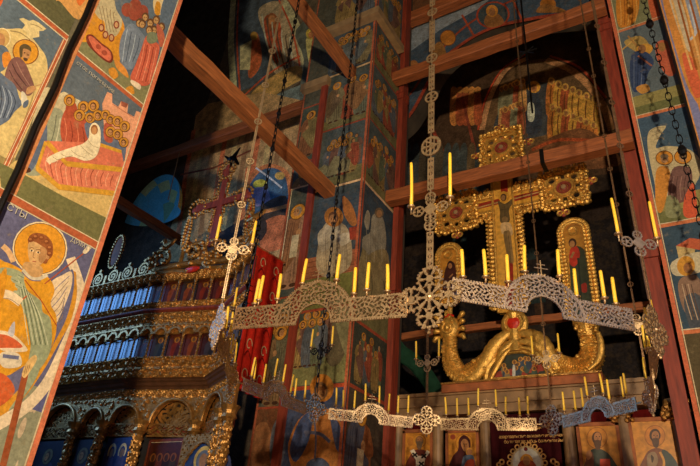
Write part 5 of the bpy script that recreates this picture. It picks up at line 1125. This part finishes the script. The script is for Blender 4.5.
def prow(z0, z1, seed, sp):
    rnd = random.Random(seed); xs = np.arange(X1 - .02, X0, -sp)
    for i, x in enumerate(xs):
        y = yp(x) - .075; b = MB(); h = z1 - z0; n = 22
        b.lathe([(.03, 0), (.036, .02)] + [(.02 + .007 * math.sin(k * 2.4), .03 + (h - .07) * k / n) for k in range(n + 1)] + [(.036, h - .02), (.03, h)], (x, y, z0), 8)
        b.build('colonnette', GOLD2, IC)
        if i == len(xs) - 1: continue
        xa_, xb_ = x - sp, x; a = np.array([xa_, yp(xa_)]); c = np.array([xb_, yp(xb_)]); t = (c - a) / np.linalg.norm(c - a); wl = np.linalg.norm(c - a)
        b = MB(); bg = rnd.choice(((58, 22, 16), (74, 26, 16), (48, 34, 28), (54, 48, 52), (86, 34, 20))); rb = rnd.choice(((120, 40, 24), (84, 52, 32), (60, 54, 66), (136, 64, 30), (52, 58, 66)))
        def L(u, z, d): q = a + t * u; nn = np.array([t[1], -t[0]]); return (q[0] + nn[0] * d, q[1] + nn[1] * d, z0 + z)
        def quad(pts, col, d): b.add([L(u, z, d) for u, z in pts], [tuple(range(len(pts)))], col)
        V = [L(u, z, d) for d in (-.03, .0) for u, z in ((.01, 0), (wl - .01, 0), (wl - .01, h), (.01, h))]; b.add(V, [(4, 5, 6, 7), (3, 2, 1, 0), (0, 1, 5, 4), (2, 3, 7, 6), (1, 2, 6, 5), (3, 0, 4, 7)], bg)
        m_ = wl / 2; quad([(m_ - .09, .02), (m_ + .09, .02), (m_ + .1, h * .5), (m_ + .05, h * .68), (m_ - .05, h * .68), (m_ - .1, h * .5)], rb, .002)
        quad([(m_ - .02, .03), (m_ + .07, .03), (m_ + .085, h * .5), (m_ + .03, h * .64)], tuple(.6 * k for k in rb), .003)
        quad([(m_ + .06 * math.cos(q), h * .78 + .06 * math.sin(q)) for q in np.linspace(0, 2 * PI, 14)[:-1]], (170, 110, 38), .003); quad([(m_ + .032 * math.cos(q), h * .77 + .042 * math.sin(q)) for q in np.linspace(0, 2 * PI, 10)[:-1]], (110, 70, 44), .004)
        b.build('icon_panel', GLOSSP, IC)
        b = MB(); [b.torus((*(a + t * m_ + np.array([t[1], -t[0]]) * .01), z1 - .005 + 0), m_ * .82, .016, 1, 12, 5, 1, .35)]; b.build('arch_rim', GOLD2, IC)
prow(ZL['ic1'], ZL['band'], 5, .345); prow(ZL['ic2'], ZL['cv2'], 9, .345)
# lower arches, columns and large icons
colx = [PY(p, 440, YI)[0] for p in (248, 232, 182, 138, 106, 78)] + [-11.2, -12.2]
def arcade(x0, x1, i):
    cx_ = (x0 + x1) / 2; r = (x1 - x0) / 2 - .13; zs = ZL['arch']; sq = min(1.0, (ZL['fr'] - zs - .05) / max(r, .05)); s2 = scroll(.14); s3 = scroll(.2, .03)
    def bend(P_, pr): P_ = P_ + np.array([0, 0, 0.]); P_[:, 1] += np.array([yp(q) for q in P_[:, 0]]) - pr; return P_
    dd = lambda x, z: np.hypot(x - cx_, (z - zs) / sq) - r
    P_, Q_ = cells(lambda x, z: dd(x, z) > 0, x0, x1, zs, ZL['fr'], .016, .07); b = MB(); b.add(bend(P_, .06), Q_)
    rn = random.Random(i)
    for k in range(60):
        x, z = rn.uniform(x0, x1), rn.uniform(zs, ZL['fr'])
        if dd(x, z) > .08: b.blob((x, yp(x) - .1, z), rn.uniform(.018, .036), 6, 4)
    b.build('spandrel', GOLD2, IC)
    b = MB(); b.tube([(cx_ + (r + .02) * math.cos(a), yp(cx_ + r * math.cos(a)) - .11, zs + sq * (r + .02) * math.sin(a)) for a in np.linspace(0, PI, 25)], .028, 8); b.build('arch_rim', GOLD2, IC)
    def lun(x, z):
        rr, th = np.hypot(x - cx_, (z - zs) / sq), np.arctan2((z - zs) / sq, x - cx_)
        return (rr < r) & ((np.abs(np.sin(rr * 26 + 2.2 * np.cos(th * 6))) > .62) | (np.abs(np.sin(th * 7 + rr * 5)) > .88) | (rr < .1))
    P_, Q_ = cells(lun, x0, x1, zs, ZL['fr'], .014, .03); b = MB(); b.add(bend(P_, -.01), Q_); b.build('lunette', GOLD2, IC)
    b = MB(); xs_ = np.linspace(x0 + .06, x1 - .06, 9)
    for q0, q1 in zip(xs_[:-1], xs_[1:]): b.box((q0, yp((q0 + q1) / 2) - .01, ZL['lint']), (q1, yp((q0 + q1) / 2) + .03, zs))
    b.build('lintel', REDWOOD, IC)
    def lm(x, z): return (np.abs(np.sin((x - x0) * 32 + 2 * np.sin((z - zs) * 40))) > .5) & (np.abs(np.cos((z - zs) * 30 + np.sin(x * 24))) > .3) | (z > zs - .03) | (z < ZL['lint'] + .03)
    P_, Q_ = cells(lm, x0 + .06, x1 - .06, ZL['lint'], zs, .014, .03); b = MB(); b.add(bend(P_, .04), Q_); b.build('pierced_lintel', GOLD2, IC)
for i in range(len(colx) - 1): arcade(colx[i + 1], colx[i], i)
for i, x in enumerate(colx):
    b = MB(); y = yp(x) - .14; prof = [(.13, 1.2), (.13, 1.3)] + [(.082 + .014 * math.sin(k * 1.9), 1.3 + (ZL['lint'] + .05 - 1.3) * k / 60) for k in range(61)] + [(.12, ZL['lint'] + .07), (.1, ZL['lint'] + .12), (.11, ZL['arch'] - .05), (.15, ZL['arch'] + .02)]
    b.lathe(prof, (x, y, 0), 10); rn = random.Random(i)
    for k in range(90):
        z = rn.uniform(2.3, ZL['lint']); a = rn.uniform(PI, 2 * PI); b.blob((x + .092 * math.cos(a), y + .092 * math.sin(a), z), (.02, .02, .028), 5, 3)
    b.build('column', GOLD2, IC)
def bigicon(x0, x1, ztop, painter, arched=False):
    y = (yp(x0) + yp(x1)) / 2 - .09; b = MB(); b.box((x0, y, 1.6), (x1, y + .04, ztop)); b.build('large_icon', GOLD2, IC)
    p = Paint('Y', y - .002, step=.0007); painter(p, x0, x1, ztop); p.build('painted_scene', ICONP, IC)
def brown(p, x0, x1, zt):
    p.rect((x0, 1.6), (x1, zt), (66, 26, 16)); p.frame((x0 + .03, 1.6), (x1 - .03, zt - .03), .04, (110, 50, 24)); rn = random.Random(4)
    for k in range(4): x = x0 + (x1 - x0) * (.22 + .19 * k); p.ell((x, zt - .42 - .06 * (k % 2)), .08, .22, rn.choice(((44, 20, 14), (88, 36, 20), (56, 40, 26)))); p.ell((x, zt - .3), .07, .07, (120, 66, 26)); p.ell((x, zt - .31), .04, .055, (60, 32, 20))
def bluev(p, x0, x1, zt):
    c = (x0 + x1) / 2; p.rect((x0, 1.6), (x1, zt), (34, 66, 132)); p.poly([(c - .24, 1.6), (c - .2, zt - .52), (c, zt - .3), (c + .2, zt - .52), (c + .24, 1.6)], (44, 60, 110)); p.ell((c, zt - .34), .2, .2, (196, 176, 120)); p.ell((c, zt - .35), .15, .15, (96, 110, 140)); p.ell((c, zt - .36), .085, .11, (150, 110, 80))
def bluet(p, x0, x1, zt):
    p.rect((x0, 1.6), (x1, zt), (30, 50, 108)); w = x1 - x0
    for u in (.3, .72): x = x0 + w * u; p.ell((x, zt - .22), .1, .13, (206, 188, 140)); p.ell((x, zt - .24), .066, .1, (40, 52, 104)); p.ell((x, zt - .25), .05, .075, (120, 96, 80)); p.poly([(x - .12, 1.8), (x - .1, zt - .4), (x, zt - .33), (x + .1, zt - .4), (x + .12, 1.8)], (56, 62, 110)); p.ell((x, zt - .75), .05, .07, (150, 130, 90))
def darki(p, x0, x1, zt): p.rect((x0, 1.6), (x1, zt), (30, 34, 50)); p.saint((x0 + x1) / 2, 1.7, zt - 1.8, (50, 54, 90), (40, 44, 70), 3, (110, 100, 70))
bigicon(colx[3] + .1, colx[2] - .1, ZL['lint'] - .03, brown); bigicon(colx[2] + .1, colx[1] - .1, ZL['lint'] - .06, bluev); bigicon(colx[4] + .1, colx[3] - .1, ZL['lint'] - .03, bluet); bigicon(colx[1] + .08, colx[0] - .08, ZL['lint'] - .03, darki)
for k in (4, 5, 6): bigicon(colx[k + 1] + .1, colx[k] - .1, ZL['lint'] - .05, darki)
# pierced door arch over the blue icon
x0, x1 = colx[2] + .1, colx[1] - .1; dc = (x0 + x1) / 2
def dm(x, z):
    a = np.abs(x) / ((x1 - x0) / 2); edge = .62 * np.sqrt(np.clip(1 - (a / .92) ** 1.6, 0, 1)); s_ = np.sin(x * 60) * np.sin(z * 60)
    return (z > edge - .02) & ((s_ > -.45) | (z < edge + .05))
P_, Q_ = cells(dm, -(x1 - x0) / 2, (x1 - x0) / 2, 0, .72, .014, .05); b = MB(); b.add(P_ + np.array([dc, yp(dc) - .16, ZL['lint'] - .76]), Q_); b.build('pierced_door_arch', GOLD2, IC)
# cresting
def cr_mask(x, z):
    a = fr_(x / .46) - .5; s_ = np.where(np.floor(x / .46) % 2 == 0, 1, -1); r = np.hypot(a * .46, z - .16); th = np.arctan2(z - .16, a * .46 * s_)
    sp = (r < .16) & (np.abs(fr_(r / .075 - th / (2 * PI)) - .5) < .26); return sp | (z < .03) | ((np.abs(a) > .44) & (z < .22)) | ((np.hypot(a * .46, z - .36) < .035))
P_, Q_ = cells(cr_mask, X0, -9.12, 0, .4, .013, .05); b = MB(); b.add(P_ + np.array([0, YI - .06, ZL['crest']]), Q_); b.build('scroll_cresting', GOLD2, IC)
def volute(c, R_, d, turns=1.6, r0=.05, tail=None):
    pts = []; 
    for k in range(26):
        a = -PI / 2 + 2 * PI * turns * k / 25; rr = R_ * (1 - .8 * k / 25); pts.append((c[0] + d * rr * math.cos(a), 0, c[1] + rr * math.sin(a)))
    if tail: pts = [(q[0], 0, q[1]) for q in tail] + pts
    return [(q[0], yp(q[0]) - .1, q[2]) for q in pts], [r0 * (1 - .5 * k / len(pts)) for k in range(len(pts))]
def iz(px, py): q = PY(px, py, YI); return (q[0], q[2])
for c, R_, d, tl in ((iz(164, 262), .3, -1, [iz(186, 270), iz(176, 271)]), (iz(192, 250), .26, 1, [iz(178, 266), iz(185, 262)]), (iz(206, 255), .2, -1, [iz(222, 262), iz(214, 262)]), (iz(228, 246), .22, 1, [iz(214, 262), iz(220, 260)]), (iz(246, 243), .2, -1, [iz(258, 250), iz(252, 250)]), (iz(256, 232), .16, 1, [iz(246, 246), iz(250, 244)])):
    p_, r_ = volute(c, R_, d, tail=tl); b = MB(); b.tube(p_, r_, 8); rn = random.Random(int(R_ * 100))
    for q in p_[::2]: b.blob((q[0] + rn.uniform(-.03, .03), q[1] - .05, q[2] + rn.uniform(-.02, .05)), rn.uniform(.03, .055), 6, 4)
    b.build('volute', GOLD2, IC)
b = MB(); b.tube([(x, yp(x) - .08, ZL['crest'] + .06 + .1 * math.sin(PI * min(1, max(0, (x + 9.1) / 2.8)))) for x in np.linspace(-9.1, -6.35, 30)], .07, 8); b.build('pediment_moulding', GOLD2, IC)
for px, py in ((170, 247), (262, 222)):
    c = iz(px, py); y = yp(c[0]) - .08; b = MB(); b.tube([(c[0] - .22, y, c[1] - .02), (c[0] - .05, y, c[1]), (c[0] + .1, y, c[1] + .06), (c[0] + .2, y, c[1] + .12)], [.03, .08, .06, .02], 8, .7); b.blob((c[0] - .14, y, c[1] + .14), (.06, .05, .055), 8, 5); b.tube([(c[0] - .1, y, c[1] + .02), (c[0] - .14, y, c[1] + .14)], .035, 7); b.tube([(c[0] - .18, y, c[1] + .14), (c[0] - .26, y, c[1] + .12)], [.02, .006], 6); b.tube([(c[0], y, c[1] - .04), (c[0], y, c[1] - .2)], .018, 6)
    b.build('carved_bird', GOLD2, IC)
q = iz(190, 267); b = MB(); b.blob((*[q[0], yp(q[0]) - .14], q[1] - .03), (.22, .05, .07), 10, 5); b.build('red_cartouche', RED, IC)

# cross standing on the screen
YK = 7.35
def kz(px, py): q = PY(px, py, YK); return q[0], q[2]
kx, kzz = kz(221, 203); AC = empty('screen_cross', (kx, YK, kz(214, 246)[1]), 'brown cross in a leafy gilded outline on top of the carved screen', 'cross')
kb = kz(213, 246)[1]; kt = kz(224, 172)[1]; kl, kr = kz(199, 206)[0], kz(246, 190)[0]; rnd = random.Random(8)
b = MB(); b.box((kx - .075, YK - .03, kb), (kx + .075, YK + .03, kt)); b.box((kl, YK - .034, kzz - .075), (kr, YK + .026, kzz + .075))
for q in ((kx, kt), (kl, kzz), (kr, kzz)):
    for u, v in ((0, 0), (.09, 0), (-.09, 0), (0, .09), (0, -.09)): b.blob((q[0] + u, YK, q[1] + v), (.085, .035, .085), 8, 5)
b.build('cross', REDWOOD, AC); b = MB()
def edge(q0, q1, w_):
    q0, q1 = np.array(q0), np.array(q1); n = int(np.linalg.norm(q1 - q0) / .055)
    for k in range(n + 1):
        q = q0 + (q1 - q0) * k / max(n, 1); b.blob((q[0] + rnd.uniform(-w_, w_), YK - .03, q[1] + rnd.uniform(-w_, w_)), rnd.uniform(.022, .045), 6, 4)
for e in (-1, 1):
    b = MB(); edge((kx + e * .14, kb), (kx + e * .14, kzz - .16), .03); b.build('leaf_outline', GOLD2, AC); b = MB(); edge((kx + e * .14, kzz + .16), (kx + e * .14, kt), .03); b.build('leaf_outline', GOLD2, AC)
    for xx in (kl, kr): b = MB(); edge((kx + math.copysign(.16, xx - kx), kzz + e * .14), (xx, kzz + e * .14), .03); b.build('leaf_outline', GOLD2, AC)
for q in ((kx, kt), (kl, kzz), (kr, kzz)):
    b = MB()
    for k in range(16): a = 2 * PI * k / 16; b.blob((q[0] + .22 * math.cos(a), YK - .03, q[1] + .22 * math.sin(a)), rnd.uniform(.025, .045), 6, 4)
    b.build('leaf_outline', GOLD2, AC)
b = MB(); b.blob((kx + .05, YK, kt + .3), (.12, .08, .07), 8, 5); b.tube([(kx + .05, YK, kt + .05), (kx + .05, YK, kt + .3)], .03, 6); b.tube([(kx - .02, YK, kt + .3), (kx - .2, YK, kt + .46)], [.05, .015], 6); b.tube([(kx + .1, YK, kt + .3), (kx + .26, YK, kt + .1)], [.06, .03], 6); b.tube([(kx + .08, YK, kt + .34), (kx + .22, YK, kt + .56)], [.05, .012], 6); b.build('dove_finial', IRON, AC)
b = MB()
for k in range(60):
    a = rnd.uniform(0, 2 * PI); rr = rnd.uniform(.2, .5); b.blob((kx - .1 + rr * math.cos(a) * 1.2, YK - .02, kb - .1 + rr * math.sin(a) * .55), rnd.uniform(.03, .055), 6, 4)
b.build('leaf_foot', GOLD2, AC)
for (pa, pb, lab) in (((181, 250), (194, 217), 'small leafy oval frame left of the cross on the carved screen'), ((243, 240), (256, 200), 'small leafy oval frame right of the cross, with a red panel')):
    a, c = kz(*pa), kz(*pb); cx_, cz_ = (a[0] + c[0]) / 2, (a[1] + c[1]) / 2; rx, rz = abs(c[0] - a[0]) / 2, abs(c[1] - a[1]) / 2
    o = empty('oval_frame', (cx_, YK, a[1]), lab, 'frame', 'frames on the carved screen'); b = MB()
    for k in range(30): q = 2 * PI * k / 30; b.blob((cx_ + rx * math.cos(q), YK - .02, cz_ + rz * math.sin(q)), rnd.uniform(.035, .055), 6, 4)
    b.lathe([(.05, -.5), (.04, 0)], (cx_, YK, cz_ - rz), 8); b.build('leaf_frame', GOLD2, o)
    b = MB(); b.blob((cx_, YK, cz_), (rx * .85, .02, rz * .9), 14, 6); b.build('panel', RED if 'red' in lab else WOOD, o)
q = kz(93, 248); o = empty('oval_frame', (q[0] - .1, YK, q[1] - .7), 'thin leafy oval frame standing in the dark over the blue end of the screen', 'frame', 'frames on the carved screen')
b = MB()
c0_, c1_ = kz(122, 268), kz(112, 236); 
for k in range(34): a = 2 * PI * k / 34; b.blob(((c0_[0] + c1_[0]) / 2 + .18 * math.cos(a), YK, (c0_[1] + c1_[1]) / 2 + .42 * math.sin(a)), rnd.uniform(.03, .05), 6, 4)
b.build('leaf_frame', GOLD2, o); b = MB(); b.blob(((c0_[0] + c1_[0]) / 2, YK, (c0_[1] + c1_[1]) / 2), (.15, .02, .38), 14, 6); b.build('panel', WOOD, o)

# red banner hanging beside the pier
XB = -6.36; tl_, tr_ = PX(257, 247, XB), PX(283, 262, XB); bz_ = PX(262, 400, XB)[2]
b = MB(); n = 26; V = []
for i in range(n + 1):
    y = tl_[1] + (tr_[1] - tl_[1]) * i / n; d = .03 * math.sin(i * .9); zt = tl_[2] + (tr_[2] - tl_[2]) * i / n
    for k in range(9): V.append((XB + d * (k / 8 * .8 + .2), y, zt + (bz_ - zt) * k / 8))
Fc = [(i * 9 + k, (i + 1) * 9 + k, (i + 1) * 9 + k + 1, i * 9 + k + 1) for i in range(n) for k in range(8)]
b.add(V, Fc); b.c = [(176, 34, 20)] * len(Fc); o = b.build('banner', CLOTHP, base=tuple((tl_ + tr_) / 2)); md = o.modifiers.new('thick', 'SOLIDIFY'); md.thickness = .012
tag(o, 'long red patterned banner hanging between the carved screen and the middle pier', 'banner')
p = Paint('X', XB, off=.045, side=1, step=.0008)
for z in np.arange(bz_ + .25, tl_[2] - .1, .5):
    for y in (tl_[1] + .22 * (tr_[1] - tl_[1]), tl_[1] + .72 * (tr_[1] - tl_[1])):
        p.line([(y + .08 * math.cos(a) * (1 - a / 9), z + .12 * math.sin(a) * (1 - a / 9)) for a in np.linspace(0, 5.4, 14)], .022, (196, 150, 110)); p.line([(y - .08, z - .2), (y, z - .1), (y + .1, z - .22)], .02, (110, 20, 16), True)
pb_ = p.build('woven_pattern', CLOTHP, o); 
b = MB(); b.tube([(XB, tl_[1] - .05, tl_[2] + .01), (XB, tr_[1] + .05, tr_[2] + .01)], .02, 8); b.build('rod', WOOD, o)
# small hanging lamp wire in the dark bay
a, c = PY(180, 150, 8.86), PY(168, 200, 8.6); b = MB(); b.tube([tuple(a), tuple(c)], .014, 6); tag(b.build('hanging_cord', STONE, base=tuple(a)), 'pale slanting cord hanging from the dim tie beam before the blue dome', 'cord')

# lettering and any remaining curves become plain meshes
dg = bpy.context.evaluated_depsgraph_get()
for o in [o for o in COL.objects if o.type == 'FONT']:
    me = bpy.data.meshes.new_from_object(o.evaluated_get(dg)); n = bpy.data.objects.new(o.name, me); nm = o.name
    COL.objects.link(n); n.parent = o.parent; n.location = o.location; n.rotation_euler = o.rotation_euler
    bpy.data.objects.remove(o); n.name = nm
